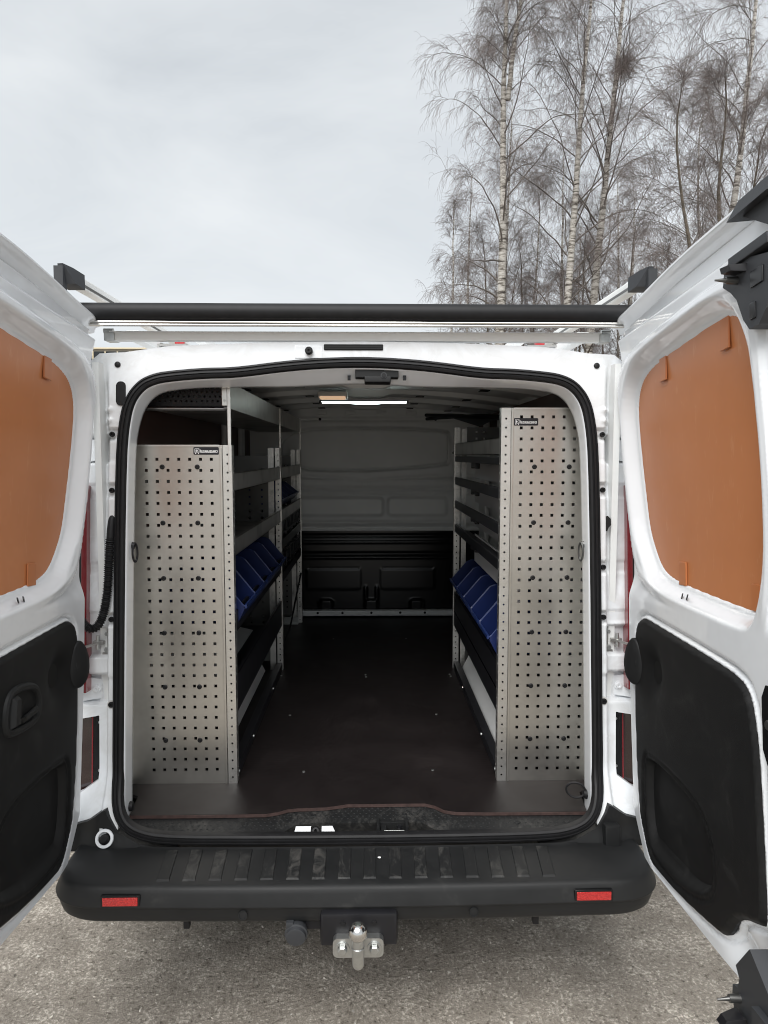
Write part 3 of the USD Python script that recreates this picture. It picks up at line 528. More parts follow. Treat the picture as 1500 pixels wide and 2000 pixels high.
# bumper
prof = [(.0, .516), (.012, .512), (.06, .511), (.12, .510), (.155, .5095), (.174, .508), (.183, .5045), (.188, .4985), (.1915, .489), (.201, .458), (.200, .4535), (.196, .450), (.193, .430), (.188, .412), (.180, .403), (.165, .396), (.10, .390), (.0, .388)]
stn = [('s', x) for x in np.linspace(-.665, .665, 57)]; arcs = [('a', p) for p in np.linspace(0, 90, 20)[1:]]; tail = [('t', y) for y in (.05, .2, .4, .62)]
V = []; order = [('t', -1, y) for _, y in tail[::-1]] + [('a', -1, p) for _, p in arcs[::-1]] + [('s', 0, x) for _, x in stn] + [('a', 1, p) for _, p in arcs] + [('t', 1, y) for _, y in tail]
for k, sg, q in order:
    for d, z in prof:
        crown = .012 * 1
        if k == 's': V.append((q, -.089 - d - .010 * (1 - (q / .665) ** 2), z + .0))
        elif k == 'a': a = math.radians(q); V.append((sg * (.665 + (d * 1.06) * max(math.sin(a), 0) ** .58), -.088 - d * max(math.cos(a), 0) ** .58 - .001, z + .010 * math.sin(a) ** 2 * (1 if z < .47 else 0)))
        else: V.append((sg * (.665 + d * 1.06), -.088 + q, z + .010 * (1 if z < .47 else 0)))
m = len(prof); f = []
for i in range(len(order) - 1):
    for a in range(m - 1): f += [(i * m + a, i * m + m + a, i * m + m + a + 1), (i * m + a, i * m + m + a + 1, i * m + a + 1)]
bp = obj('bumper', (np.array(V), np.array(f)), 'black_plastic', van, 'black plastic rear bumper with ribbed step', smooth=38)
for i in range(16):
    x = -.5625 + i * .0745 + .0 ; k = x * .035; sl = x * .06
    obj('tread_rib', hull([(x - .0185, -.104, .5115), (x + .0185, -.104, .5115), (x - .0185 - sl * .4, -.256, .5085), (x + .0185 - sl * .4, -.256, .5085), (x - .0165, -.106, .5155), (x + .0165, -.106, .5155), (x - .0165 - sl * .4, -.250, .5128), (x + .0165 - sl * .4, -.250, .5128)]), 'scuffed_black_plastic', bp, smooth=False)
for x0, x1 in ((-.704, -.607), (.610, .707)):
    s_ = np.sign(x0); yb = -.288
    rf = obj('reflector_frame', rbox(x0 - .006, x1 + .006, yb - .004, yb + .030, .4585, .4905, .004), 'black_paint', bp)
    obj('reflector', rbox(x0, x1, yb - .0065, yb + .02, .4625, .4865, .002), 'red_reflector', bp, 'small red reflector')
for x in (-.318, .322):
    sn_ = obj('parking_sensor', lathe([(0, .0135), (.003, .0125), (.003, .0105), (.0015, .0100), (.002, .0)], (x, -.2955, .434), (0, -1, .12), 20), 'black_plastic', bp)
obj('ledge_mark', lathe([(0, .005), (.001, 0)], (.061, -.158, .5155), (0, 0, 1), 10), 'white_print', bp)
# bumper corner covers
def corner_n(u, v): return .062 + .055 * sstep(-.01, -.075, v) * 0 + .010 * sstep(.79, .74, np.abs(u)) - .02 * sstep(.80, .86, np.abs(u)) + .012 * sstep(.0, -.06, v)
for sgn in (-1, 1):
    cp = [(.90, .004), (.88, .008), (.84, .020), (.81, .040), (.790, .055), (.779, .060), (.766, .035), (.736, -.005), (.672, -.036), (.59, -.050), (.56, -.053), (.56, -.066), (.885, -.068)]
    c_ = obj('corner_cover', sheet(Polygon([(sgn * x, v) for x, v in cp]), .008, lambda u, v: P(u, corner_n(u, v), v), lambda u, v: P(u, corner_n(u, v) - .06, v)), 'black_plastic', van, smooth=True)
    obj('cover_screw', lathe([(0, .007), (.003, .006), (.003, 0)], P(sgn * .70, .075, -.040), P(0, 1, 0) - P(0, 0, 0), 10), 'black_plastic', c_)
    if sgn < 0:
        obj('stop_seat', lathe([(0, .028), (.004, .027), (.005, .020), (.002, .018)], P(-.775, .076, -.020), P(0, 1, .25) - P(0, 0, 0), 24), 'white_paint', c_)
        obj('stop_rubber', lathe([(0, .014), (.010, .014), (.015, .009), (.015, 0)], P(-.773, .076, -.020), P(0, 1, .25) - P(0, 0, 0), 18), 'rubber', c_)
    else: obj('stop_block', leaned(rbox(.752, .803, .06, .100, -.060, .012, .010)), 'black_plastic', c_)
for x in (-.50, .525):
    br = obj('under_bracket', rbox(x - .012, x + .006, -.19, -.17, .322, .40, .002), 'black_metal', van); obj('bolt', cyl((x + .006, -.18, .355), (x + .026, -.18, .355), .009, 8), 'zinc', br)
# tow bar
tb = obj('tow_bar', rbox(-.105, .110, -.315, -.20, .350, .447, .014), 'black_metal', van, 'black tow bar block with silver ball hitch')
zt, yt = .388, -.352
fl_ = rrect(-.068, .070, .336, .391, .014); v_, f_ = upright(extr(fl_, .022), -.337); obj('flange', (v_, f_), 'zinc', tb)
obj('ball_neck', tube(smooth_poly([(.001, -.372, .422), (.001, -.372, .382), (.001, -.368, .350), (.001, -.352, .327), (.001, -.330, .334)], 2, closed=False), [.0145] * 5 + [.0165] * 30 if False else .0160, 16), 'zinc', tb)
obj('neck_collar', lathe([(0, .0165), (.002, .0178), (.008, .0178), (.010, .0165)], (.001, -.372, .384), (0, 0, 1), 20), 'zinc', tb)
sph = trimesh.creation.icosphere(3, .0255); v_ = np.array(sph.vertices); v_[:, 2] = np.minimum(v_[:, 2], .0235); v_ += (.001, -.372, .434); obj('tow_ball', (v_, np.array(sph.faces)), 'chrome', tb, smooth=30)
for x in (-.042, .045):
    obj('bolt', cat(lathe([(0, .019), (.003, .019), (.003, .013)], (x, -.337, .363), (0, -1, 0), 20), lathe([(.003, .0135), (.013, .013), (.015, .010), (.015, 0)], (x, -.337, .363), (0, -1, 0), 6)), 'zinc', tb, smooth=20)
    obj('rivet', lathe([(0, .008), (.003, .007), (.003, 0)], (x, -.3155, .420), (0, -1, 0), 8), 'rubber', tb)
ts = obj('tow_socket', cat(lathe([(-.03, .020), (.0, .030), (.010, .032), (.016, .032), (.018, .028), (.028, .027), (.030, .022), (.030, 0)], (-.172, -.28, .378), (0, -1, -.12), 26), rbox(-.20, -.178, -.30, -.27, .395, .412, .004)), 'dark_grey_plastic', van)
obj('socket_bracket', rbox(-.150, -.104, -.27, -.255, .372, .398, .003), 'black_metal', ts)
# tie-down rings
def ring(c, ax_u, ax_v, a, b, r): t = np.linspace(0, 2 * np.pi, 28, endpoint=False); return tube(np.array(c) + np.cos(t)[:, None] * a * np.array(ax_u) + np.sin(t)[:, None] * b * np.array(ax_v), r, 7, closed=True)
for sgn, mt in ((-1, 'black_metal'), (1, 'dark_steel')):
    c = P(sgn * .728, -.052, .845); t_ = obj('tie_ring_mount', lathe([(0, .012), (.010, .011), (.012, 0)], P(sgn * .740, -.052, .868), (-sgn, 0, 0), 12), mt, van)
    obj('tie_ring', ring(c, (.35 * sgn, -.93, 0), (0, 0, 1), .012, .030, .0035), mt, t_)
t_ = obj('tie_ring_mount', lathe([(0, .016), (.012, .014), (.014, 0)], P(.741, -.045, .055), (-1, 0, 0), 12), 'rubber', van)
obj('tie_ring', ring((.705, .055, .612), (.96, -.25, 0), (.0, .1, .99), .030, .024, .0036), 'rubber', t_)
obj('tie_knob', lathe([(0, .016), (.012, .014), (.014, 0)], P(-.741, -.045, .03), (1, 0, 0), 12), 'rubber', van)

# ------------------------------------------------------------------ rear doors
or_pts = [(.10, 1.20), (.102, 1.29), (.13, 1.345), (.18, 1.375), (.27, 1.393), (.48, 1.404), (.65, 1.412), (.715, 1.395), (.745, 1.355), (.772, 1.29), (.785, 1.15), (.785, .95), (.765, .82), (.742, .755), (.725, .742), (.54, .757), (.38, .772), (.275, .787), (.215, .812), (.172, .860), (.135, .92), (.118, 1.02), (.105, 1.12)]
OR = Polygon(smooth_poly(or_pts, 2)); BIG = Polygon(smooth_poly([(.03, 1.20), (.03, 1.32), (.06, 1.40), (.14, 1.445), (.30, 1.462), (.80, 1.480), (.84, 1.40), (.85, 1.1), (.85, .85), (.82, .70), (.76, .672), (.50, .70), (.30, .722), (.16, .755), (.09, .82), (.06, .95), (.04, 1.08)], 2))
tr_pts = [(.112, .30), (.116, .595), (.138, .645), (.18, .660), (.225, .656), (.60, .617), (.723, .600), (.768, .572), (.79, .50), (.802, .42), (.822, .15), (.812, .105), (.78, .092), (.73, .076), (.69, .048), (.665, .006), (.635, -.014), (.60, -.020), (.50, -.033), (.428, -.041), (.26, -.046), (.215, -.036), (.168, .028), (.140, .08)]
TR = Polygon(smooth_poly(tr_pts, 1)); PK = Polygon(smooth_poly([(.20, .03), (.185, .24), (.235, .272), (.48, .25), (.57, .212), (.605, .14), (.595, .05), (.45, -.002), (.26, -.008)], 2))
HD = Polygon(smooth_poly([(.385, .435), (.375, .48), (.41, .525), (.52, .533), (.55, .50), (.55, .44), (.52, .428), (.43, .426)], 2))
DO = Polygon([(.165, -.052), (.125, .0), (.080, .06), (.055, .45), (.050, .9), (.050, 1.12), (.053, 1.30), (.025, 1.47), (-.005, 1.56), (.0, 1.575), (.30, 1.592), (.90, 1.60), (.93, 1.2), (.93, .0), (.90, -.075), (.72, -.070), (.21, -.062)])
def Xb(v): return .848 - .042 * np.clip((v - .82) / .7, 0, 1.2) ** 1.5
def door_d(n, v):
    so = sdf(OR, n, v); d = .036 * sstep(.046, .010, so) + .007 * sstep(.007, .002, so)
    e = -sdf(DO, n, v)
    top = sstep(1.47, 1.53, v)
    d = np.where(d > .0, d, 0)
    d += .020 * sstep(.026, .010, e) * sstep(1.40, 1.5, v)
    d += .050 * sstep(-.004, -.016, sdf(TR, n, v))
    s = sdf(BIG, n, v); d += .018 * sstep(.0, .011, s) * sstep(.70, .78, v)
    d += .026 * sstep(1.516, 1.527, v)
    d += .011 * np.exp(-((sdf(TR, n, v) - .010) / .0055) ** 2)
    d += .030 * np.exp(-(((n - .705) / .055) ** 2 + ((v + .00) / .045) ** 2))
    d += .020 * np.exp(-(((n - .80) / .05) ** 2 + ((v - .03) / .06) ** 2))
    d += -.004 * np.exp(-((s + .018) / .010) ** 2) * sstep(.70, .78, v)
    return d
def trim_d(n, v):
    e = -sdf(TR, n, v); d = -.014 * sstep(.0, .012, e) + .004
    s = sdf(PK, n, v); d += .034 * sstep(.004, -.030, s) * sstep(-.05, .10, v) + .006 * np.exp(-((s - .010) / .006) ** 2) * sstep(.30, .26, v)
    d += -.006 * np.exp(-((s + .028) / .01) ** 2) * 0
    d += .030 * np.exp(-(((n - .245) / .055) ** 2 + ((v - .51) / .06) ** 2))
    return d
def make_door(sgn, label):
    flip = sgn < 0
    dr = obj('rear_door', sheet(DO, .0047, lambda n, v: P(sgn * (Xb(v) + door_d(n, v)), n, v), lambda n, v: P(sgn * (Xb(v) + .078), n, v), flip=flip), 'white_paint', van, label, smooth=True)
    # folded rim along the top edge
    ns = np.linspace(-.010, .92, 60); V, f = [], []
    for n in ns:
        vt = 1.572 + .026 * sstep(0, .6, np.array(n)); vt = float(vt); w = .016 + .014 * float(sstep(.0, .10, np.array(n)))
        xo, xi = Xb(vt) + .066, Xb(vt) + .066 - w - .026
        for X, v in ((xo, vt + .012), (xi + .004, vt + .010), (xi, vt + .006), (xi, vt + .001), (xi + .004, vt - .002), (xi + .016, vt - .006), (xo - .020, vt - .022), (xo, vt - .026)): V.append(P(sgn * X, n, v))
    m = 8
    for i in range(len(ns) - 1):
        for a in range(m): b = (a + 1) % m; f += [(i * m + a, i * m + m + a, i * m + m + b), (i * m + a, i * m + m + b, i * m + b)]
    f += [(0, a, a + 1) for a in range(1, m - 1)] + [((len(ns) - 1) * m, (len(ns) - 1) * m + a + 1, (len(ns) - 1) * m + a) for a in range(1, m - 1)]
    obj('door_rim', (np.array(V), np.array(f)), 'white_paint', dr, smooth=40)
    obj('orange_panel', sheet(OR.buffer(.004), .03, lambda n, v: P(sgn * (Xb(v) + .0405), n, v), lambda n, v: P(sgn * (Xb(v) + .046), n, v), flip=flip), 'orange_board', dr, 'orange board covering the door window', smooth=True)
    tabs = [((.285, .330), (1.335, 1.402)), ((.633, .675), (1.338, 1.412)), ((.335, .378), (.768, .832)), ((.703, .740), (.742, .802))] if sgn > 0 else [((.275, .320), (1.338, 1.400)), ((.62, .66), (1.338, 1.412)), ((.298, .345), (.770, .832)), ((.69, .73), (.744, .802))]
    for (n0, n1), (v0, v1) in tabs:
        vm = (v0 + v1) / 2; X = Xb(np.array(vm)) + .040; X = float(X)
        x0, x1 = sorted((sgn * X, sgn * (X - .006))); obj('clip', leaned(rbox(x0, x1, n0, n1, v0, v1, .004)), 'orange_clip', dr)
    for n in ((.365, .395) if sgn > 0 else (.405, .375)):
        X = float(Xb(np.array(.748))) + .012; hs = lathe([(0, .0085), (.002, .0075), (.002, 0)], P(sgn * (X + .001), n + .04, .744), (-sgn, .35, .25), 10); obj('drain_slot', hs, 'black_paint', dr)
    tp = obj('trim_panel', sheet(TR, .0062, lambda n, v: P(sgn * (Xb(v) + trim_d(n, v)), n, v), lambda n, v: P(sgn * (Xb(v) + .012), n, v), flip=flip), 'door_trim_plastic', dr, smooth=True)
    # oval stop pad standing off the trim
    t = np.linspace(0, 2 * np.pi, 40, endpoint=False); ax = np.array([sgn * .40, 0, 0]); u_ = P(0, 1, 0) - P(0, 0, 0); w_ = P(0, 0, 1) - P(0, 0, 0)
    uu = .93 * u_ * -1 + np.array([-sgn * .34, 0, 0]); uu /= np.linalg.norm(uu); nn = np.cross(uu, w_) * -sgn; nn /= np.linalg.norm(nn)
    if nn @ np.array([-sgn, 0, 0]) < 0: nn = -nn
    c0 = P(sgn * .834, .130, .520); rx = .040 * np.cos(t) * (1 + .0 * np.sin(t)); ry = .070 * np.sin(t); rx = rx * (1 - .18 * np.sin(t)); V, f = [], []
    for k, (s, h) in enumerate(((.90, -.010), (1.0, -.006), (1.0, .002), (.93, .007), (.55, .010), (.10, .011), (.002, .0105))): V.append(c0 + nn * h + s * rx[:, None] * uu + s * ry[:, None] * w_)
    V = np.vstack(V); q = len(t)
    for k in range(6):
        i = np.arange(q) + k * q; j = (np.arange(q) + 1) % q + k * q; f += [np.stack([i, j, j + q], 1), np.stack([i, j + q, i + q], 1)]
    obj('stop_pad', (V, np.vstack(f)), 'black_plastic', dr, smooth=40)
    obj('pad_foot', cyl(c0 - nn * .004, P(sgn * .872, .140, .515), .026, 14), 'black_plastic', dr)
    return dr
doorL = make_door(-1, 'left rear door swung open with inside pull handle')
doorR = make_door(1, 'right rear door swung open with latches on its free edge')
# the pull handle on the left door
hr = np.array(HD.exterior.coords)[:-1]; hr3 = P(-(.838), hr[:, 0], hr[:, 1])
obj('handle_frame', tube(smooth_poly(hr3, 1), .0105, 10, closed=True), 'black_plastic', doorL)
obj('handle_cup', sheet(HD, .008, lambda n, v: P(-(.842 + 0 * v + .0 * n - .003), n, v), flip=True), 'black_paint', doorL, smooth=True)
obj('handle_lever', leaned(hull([(-.832, .40, .452), (-.832, .47, .440), (-.832, .49, .455), (-.832, .40, .468), (-.822, .41, .455), (-.822, .47, .448), (-.822, .48, .458), (-.822, .41, .463)])), 'black_plastic', doorL)
obj('handle_grip', leaned(hull([(-.835, .50, .44), (-.835, .545, .44), (-.835, .50, .52), (-.835, .535, .52), (-.818, .51, .45), (-.818, .535, .45), (-.818, .51, .51), (-.818, .53, .51)])), 'black_plastic', doorL)
# latches on the right door's free edge
def xplate(pts, x0, x1, r=0):
    pg = Polygon(pts).buffer(r) if r else Polygon(pts); v, f = extr(pg, x1 - x0); return P(x0 + v[:, 2], v[:, 0], v[:, 1]), f
LP = P
def P(x, n, v): return LP(x, np.asarray(n, float) + .022, v)     # the latches sit close to the free edge
ul = obj('upper_latch', xplate([(.745, 1.445), (.752, 1.478), (.770, 1.486), (.915, 1.452), (.917, 1.395), (.905, 1.352), (.880, 1.330), (.848, 1.328), (.826, 1.352), (.800, 1.402), (.775, 1.425)], .796, .85, .003), 'dark_grey_plastic', doorR)
obj('latch_hook', cat(leaned(hull([(.80, .79, 1.470), (.80, .84, 1.462), (.765, .79, 1.468), (.765, .83, 1.462), (.80, .79, 1.452), (.80, .84, 1.446), (.768, .79, 1.456), (.768, .83, 1.450)]))), 'black_metal', doorR)
obj('latch_pin', cat(cyl(P(.80, .80, 1.440), P(.772, .80, 1.440), .009, 12, .0075), cyl(P(.773, .80, 1.440), P(.750, .80, 1.440), .005, 12, .002)), 'dark_steel', doorR)
obj('latch_socket', leaned(rbox(.7925, .797, .855, .900, 1.405, 1.438, .008)), 'black_paint', doorR); obj('latch_eye', leaned(rbox(.7925, .797, .852, .872, 1.342, 1.375, .007)), 'black_paint', doorR)
obj('latch_cap', leaned(rbox(.788, .85, .778, .925, 1.470, 1.493, .003)), 'dark_grey_plastic', doorR)
tc = obj('top_latch_cover', cat(leaned(hull([(.775, .800, 1.560), (.775, .95, 1.560), (.88, .800, 1.57), (.88, .95, 1.57), (.782, .835, 1.590), (.782, .95, 1.590), (.86, .835, 1.604), (.86, .95, 1.604)])), leaned(hull([(.795, .83, 1.56), (.795, .93, 1.50), (.795, .93, 1.60), (.795, .83, 1.60), (.87, .83, 1.56), (.87, .93, 1.50), (.87, .93, 1.60), (.87, .83, 1.60)]))), 'dark_grey_plastic', doorR)
obj('lower_latch', cat(xplate([(.806, .068), (.752, .004), (.766, -.015), (.758, -.04), (.738, -.045), (.735, -.072), (.745, -.095), (.80, -.135), (.90, -.10), (.90, .0)], .805, .86, .002), leaned(rbox(.79, .83, .835, .91, -.095, -.022, .004))), 'dark_grey_plastic', doorR)
obj('latch_pin', cat(cyl(P(.805, .765, -.055), P(.782, .765, -.055), .009, 12, .008), cyl(P(.783, .765, -.055), P(.757, .765, -.057), .0048, 12, .002)), 'dark_steel', doorR)
obj('latch_claw', cat(leaned(hull([(.80, .76, -.075), (.80, .80, -.075), (.765, .765, -.085), (.765, .79, -.085), (.80, .76, -.105), (.80, .80, -.105), (.755, .765, -.098), (.755, .79, -.098)])), leaned(hull([(.80, .79, -.10), (.80, .83, -.10), (.77, .79, -.115), (.77, .83, -.115), (.80, .79, -.14), (.80, .83, -.14), (.765, .79, -.128), (.765, .83, -.128)]))), 'black_metal', doorR)
for n, v in ((.785, -.085), (.80, -.105), (.825, -.118)): obj('latch_rivet', lathe([(0, .006), (.003, .005), (.003, 0)], P(.803, n, v), (-1, 0, 0), 10), 'dark_steel', doorR)
P = LP
eh = obj('edge_lock', xplate([(.812, .575), (.825, .60), (.90, .60), (.90, .44), (.83, .445), (.815, .47)], .846, .852, .004), 'black_paint', doorR)
obj('edge_lock_screw', lathe([(0, .011), (.004, .009), (.004, 0)], P(.845, .835, .525), (-1, 0, 0), 12), 'dark_steel', doorR)

# ------------------------------------------------------------------ roof rack
rk = thing('roof_rack', 'silver aluminium roof rack with black loading roller on top of the van', 'roof rack', (0, .12, 2.06))
obj('roller', cyl((-.885, .115, 2.149), (.868, .115, 2.149), .0285, 28), 'rubber', rk)
obj('roller_bar', cat(rbox(-.885, .868, .095, .118, 2.1125, 2.1195, .003), rbox(-.885, .868, .097, .118, 2.105, 2.111, .003)), 'aluminium', rk)
obj('crossbar', rbox(-.80, .79, .155, .190, 2.068, 2.0985, .004), 'raw_aluminium', rk)
for sgn in (-1, 1):
    obj('side_rail', rbox(min(sgn * .862, sgn * .902), max(sgn * .862, sgn * .902), .115, 3.2, 2.222, 2.258, .008), 'raw_aluminium', rk)
    obj('rail_groove', rbox(min(sgn * .8605, sgn * .863), max(sgn * .8605, sgn * .863), .12, 3.2, 2.228, 2.236), 'dark_steel', rk)
    obj('lower_rail', rbox(min(sgn * .72, sgn * .765), max(sgn * .72, sgn * .765), .21, 3.2, 2.080, 2.110, .006), 'raw_aluminium', rk)
    obj('inner_rail', rbox(min(sgn * .60, sgn * .64), max(sgn * .60, sgn * .64), .60, 3.2, 2.135, 2.165, .006), 'raw_aluminium', rk)
    e = obj('end_cap', cat(hull([(sgn * .858, .125, 2.218), (sgn * .910, .125, 2.218), (sgn * .858, .125, 2.264), (sgn * .908, .125, 2.264), (sgn * .866, .075, 2.226), (sgn * .912, .06, 2.222), (sgn * .874, .078, 2.274), (sgn * .912, .055, 2.282), (sgn * .892, .045, 2.280)]), hull([(sgn * .890, .040, 2.272), (sgn * .918, .040, 2.272), (sgn * .890, .070, 2.272), (sgn * .918, .070, 2.272), (sgn * .894, .040, 2.10), (sgn * .918, .040, 2.10), (sgn * .894, .068, 2.10), (sgn * .918, .068, 2.10)])), 'dark_grey_plastic', rk)
    ft = obj('rack_foot', cat(rbox(sgn * .64 - .004, sgn * .64 + .004, .175, .195, 2.062 - .006, 2.064), rbox(sgn * .60 - .045, sgn * .60 + .045, .165, .20, 2.052, 2.060, .002), rbox(sgn * .60 - .05, sgn * .60 - .042, .165, .20, 2.02, 2.06, .002)), 'raw_aluminium', rk)
    obj('foot_bolt', cyl((sgn * .585, .182, 2.046), (sgn * .585, .182, 2.054), .008, 6), 'zinc', ft)
    obj('red_marker', rbox(min(sgn * .68, sgn * .715), max(sgn * .68, sgn * .715), .62, .64, 2.120, 2.165), 'red_marker', rk, smooth=False)
    obj('corner_bracket', cat(cyl((sgn * .79, .17, 2.10), (sgn * .82, .17, 2.10), .009, 10), rbox(min(sgn * .78, sgn * .815), max(sgn * .78, sgn * .815), .15, .20, 2.066, 2.094, .004)), 'zinc', rk)
for y in (1.2, 2.4): obj('crossbar', rbox(-.84, .84, y, y + .04, 2.17, 2.21, .004), 'raw_aluminium', rk)

# ------------------------------------------------------------------ shelving racks
YR, ZF = .252, .553
def peg_panel(x0, x1, z0, z1, xs, zs, y, hs=.0050, th=.0025):
    pg = sbox(x0, z0, x1, z1).difference(unary_union([sbox(x - hs, z - hs, x + hs, z + hs) for x in xs for z in zs])); return upright(extr(pg, th), y)
def post(x0, x1, z0, z1, y, depth=.032, inner=0, pitch=.0305, r=.0036):
    zs = np.arange(z0 + .022, z1 - .01, pitch); xm = (x0 + x1) / 2
    pg = sbox(x0, z0, x1, z1).difference(unary_union([circ(xm, z, r) for z in zs])); a = upright(extr(pg, .002), y)
    xi = x1 if inner > 0 else x0     # flange along the aisle, drilled too
    pf = sbox(y + .002, z0, y + depth, z1).difference(unary_union([circ(y + depth * .55, z, r) for z in zs])); v, f = extr(pf, .002)
    b = (np.stack([xi - (.002 if inner > 0 else 0) + v[:, 2], v[:, 0], v[:, 1]], 1), f); return cat(a, b)
def sticker(parent, x0, z0, y, w, h):
    v, f = upright(extr(rrect(x0, x0 + w, z0, z0 + h, .004), .0008), y - .0008); obj('sticker', (v, f), 'sticker_black', parent, 'black sticker lettered kreunen')
    def txt(t, x, z, hh, width, bold=False):
        m = text_mesh(t, hh, .0004, bold); v = np.array(m.vertices); v[:, 0] *= width / (v[:, 0].max() - v[:, 0].min()); v[:, 0] += x - v[:, 0].min(); v[:, 1] += z
        return np.stack([v[:, 0], y - .0013 + v[:, 2], v[:, 1]], 1), np.array(m.faces)[:, ::-1]
    obj('sticker_lettering', cat(txt('kreunen', x0 + w * .275, z0 + h * .36, h * .30, w * .675, True), txt('BEDRIJFSWAGENINRICHTING', x0 + w * .28, z0 + h * .24, h * .12, w * .665, True)), 'white_print', parent, smooth=False)
    cx, cz = x0 + w * .145, z0 + h * .53; s = h * .30
    lg = rrect(cx - s, cx + s, cz - s, cz + s * 1.05, .0030); lg = lg.difference(lg.buffer(-.0012)); lg = unary_union([lg, sbox(cx - s * .55, cz - s * .5, cx - s * .12, cz + s * .5), Polygon([(cx + s * .02, cz), (cx + s * .4, cz + s * .52), (cx + s * .65, cz + s * .52), (cx + s * .3, cz), (cx + s * .65, cz - s * .52), (cx + s * .4, cz - s * .52)]), sbox(cx - s * .8, cz - s * 1.35, cx - s * .4, cz - s * .95), sbox(cx + s * .4, cz - s * 1.35, cx + s * .8, cz - s * .95)])
    v, f = upright(extr(lg, .0004), y - .0013); obj('sticker_emblem', (v, f), 'white_print', parent, smooth=False)
def panel_bolt(parent, x, z, y): obj('bolt', lathe([(0, .0085), (.003, .0083), (.0048, .006), (.0048, .0032), (.003, .003), (.003, 0)], (x, y, z), (0, -1, 0), 14), 'rubber', parent)
def shelf(xf, xb, y0, y1, zlip0, zlip1, mat, parent, th=.002, tilt=0.0, name='shelf'):
    """xf: the aisle edge, xb: the wall edge"""
    s = np.sign(xb - xf); a, b = sorted((xf, xb)); zt = zlip0 + .012
    ms = [rbox(a, b, y0, y1, zlip0, zlip0 + th), rbox(min(xf, xf + s * th), max(xf, xf + s * th), y0, y1, zlip0, zlip1), rbox(min(xb, xb - s * th), max(xb, xb - s * th), y0, y1, zlip0, zlip0 + .06), rbox(min(xf, xf + s * .012), max(xf, xf + s * .012), y0, y1, zlip1 - th, zlip1)]
    return obj(name, cat(*ms), mat, parent, smooth=False)
XLI, XRI = -.432, .482       # aisle faces
# left rack
lr = thing('shelving_rack', 'left steel shelving rack with a perforated end panel and an empty top gutter', 'shelving rack', (-.62, YR, ZF), 'shelving racks along the two side walls')
hx = [-.722 + i * .0367 for i in range(7)]; hx = [-.760 + .0] * 0 + hx; hzL = [.603 + i * .0374 for i in range(30)]
ep = obj('end_panel', peg_panel(-.806, -.465, ZF, 1.736, hx, hzL, YR), 'brushed_steel', lr, smooth=False)
obj('panel_edge', rbox(-.4735, -.4655, YR - .0045, YR - .001, ZF, 1.727, .001), 'brushed_steel', ep); obj('panel_rim', rbox(-.795, -.474, YR - .004, YR - .0002, 1.7315, 1.7365), 'aluminium', ep, smooth=False)
for k in range(6):
    z = 1.662 - k * .1906; panel_bolt(ep, -.668 - k * .0022, z, YR); panel_bolt(ep, -.550 - k * .0020, z, YR)
sticker(ep, -.562, 1.703, YR, .086, .026)
obj('post', post(-.463, XLI, ZF, 1.736, YR - .002, .034, inner=1), 'aluminium', lr, smooth=False)
YL2, YL3 = 1.575, 2.655
for y in (YL2, YL3):
    obj('post', post(-.462, XLI, ZF, 1.74, y, .032, inner=1), 'aluminium', lr, smooth=False)
    obj('middle_panel', peg_panel(-.795, -.50, .60, 1.70, [-.535, -.60, -.68], [.66 + i * .0374 for i in range(27)], y + .01), 'dark_steel', lr, smooth=False)
    obj('inner_post', rbox(-.50, -.470, y + .004, y + .008, ZF, 1.74), 'aluminium', lr, smooth=False)
for (y0, y1) in ((YR + .033, YL2 - .002), (YL2 + .033, YL3 - .002)):
    shelf(XLI - .003, -.79, y0, y1, 1.578, 1.640, 'grey_steel', lr); shelf(XLI - .003, -.79, y0, y1, 1.352, 1.412, 'grey_steel', lr)
    first = y0 < 1
    shelf(XLI - .003, -.79, y0, y1, *((1.082, 1.155) if first else (1.198, 1.252)), 'black_metal' if first else 'dark_steel', lr)
    if first: shelf(XLI - .003, -.79, y0, y1, .795, .928, 'black_metal', lr)
    else: shelf(XLI - .003, -.79, y0, y1, 1.020, 1.070, 'black_metal', lr)
    gut = rbox(XLI - .006, XLI - .003, y0 - .02, y1 + .02, 1.858, 1.946); obj('top_gutter', cat(gut, rbox(-.72, XLI - .006, y0 - .02, y1 + .02, 1.858, 1.861)), 'grey_steel', lr, smooth=False)
obj('gutter_post', rbox(-.4445, -.4335, YR - .006, YR + .004, 1.648, 1.953, .001), 'aluminium', lr)
for y in (YL2, YL3): obj('gutter_post', rbox(-.440, -.432, y, y + .010, 1.62, 1.946, .001), 'aluminium', lr)
obj('bottom_rail', rbox(-.470, XLI - .004, YR + .03, YL2, ZF + .001, .592, .002), 'black_metal', lr)
for y in (.30, .62, 1.2): obj('rail_bolt', lathe([(0, .007), (.004, .006), (.004, 0)], (XLI - .004, y, .575), (1, 0, 0), 8), 'zinc', lr)
obj('floor_bracket', cat(rbox(-.62, -.455, YL3 - .03, YL3 - .027, ZF + .001, .600), rbox(-.62, -.455, YL3 - .06, YL3 - .03, ZF + .001, ZF + .005)), 'zinc', lr, smooth=False)
obj('strut', tube([(XLI - .004, YL3 - .02, .90), (XLI - .02, 2.10, .66), (XLI - .03, 1.75, .62)], .006, 8), 'black_metal', lr)
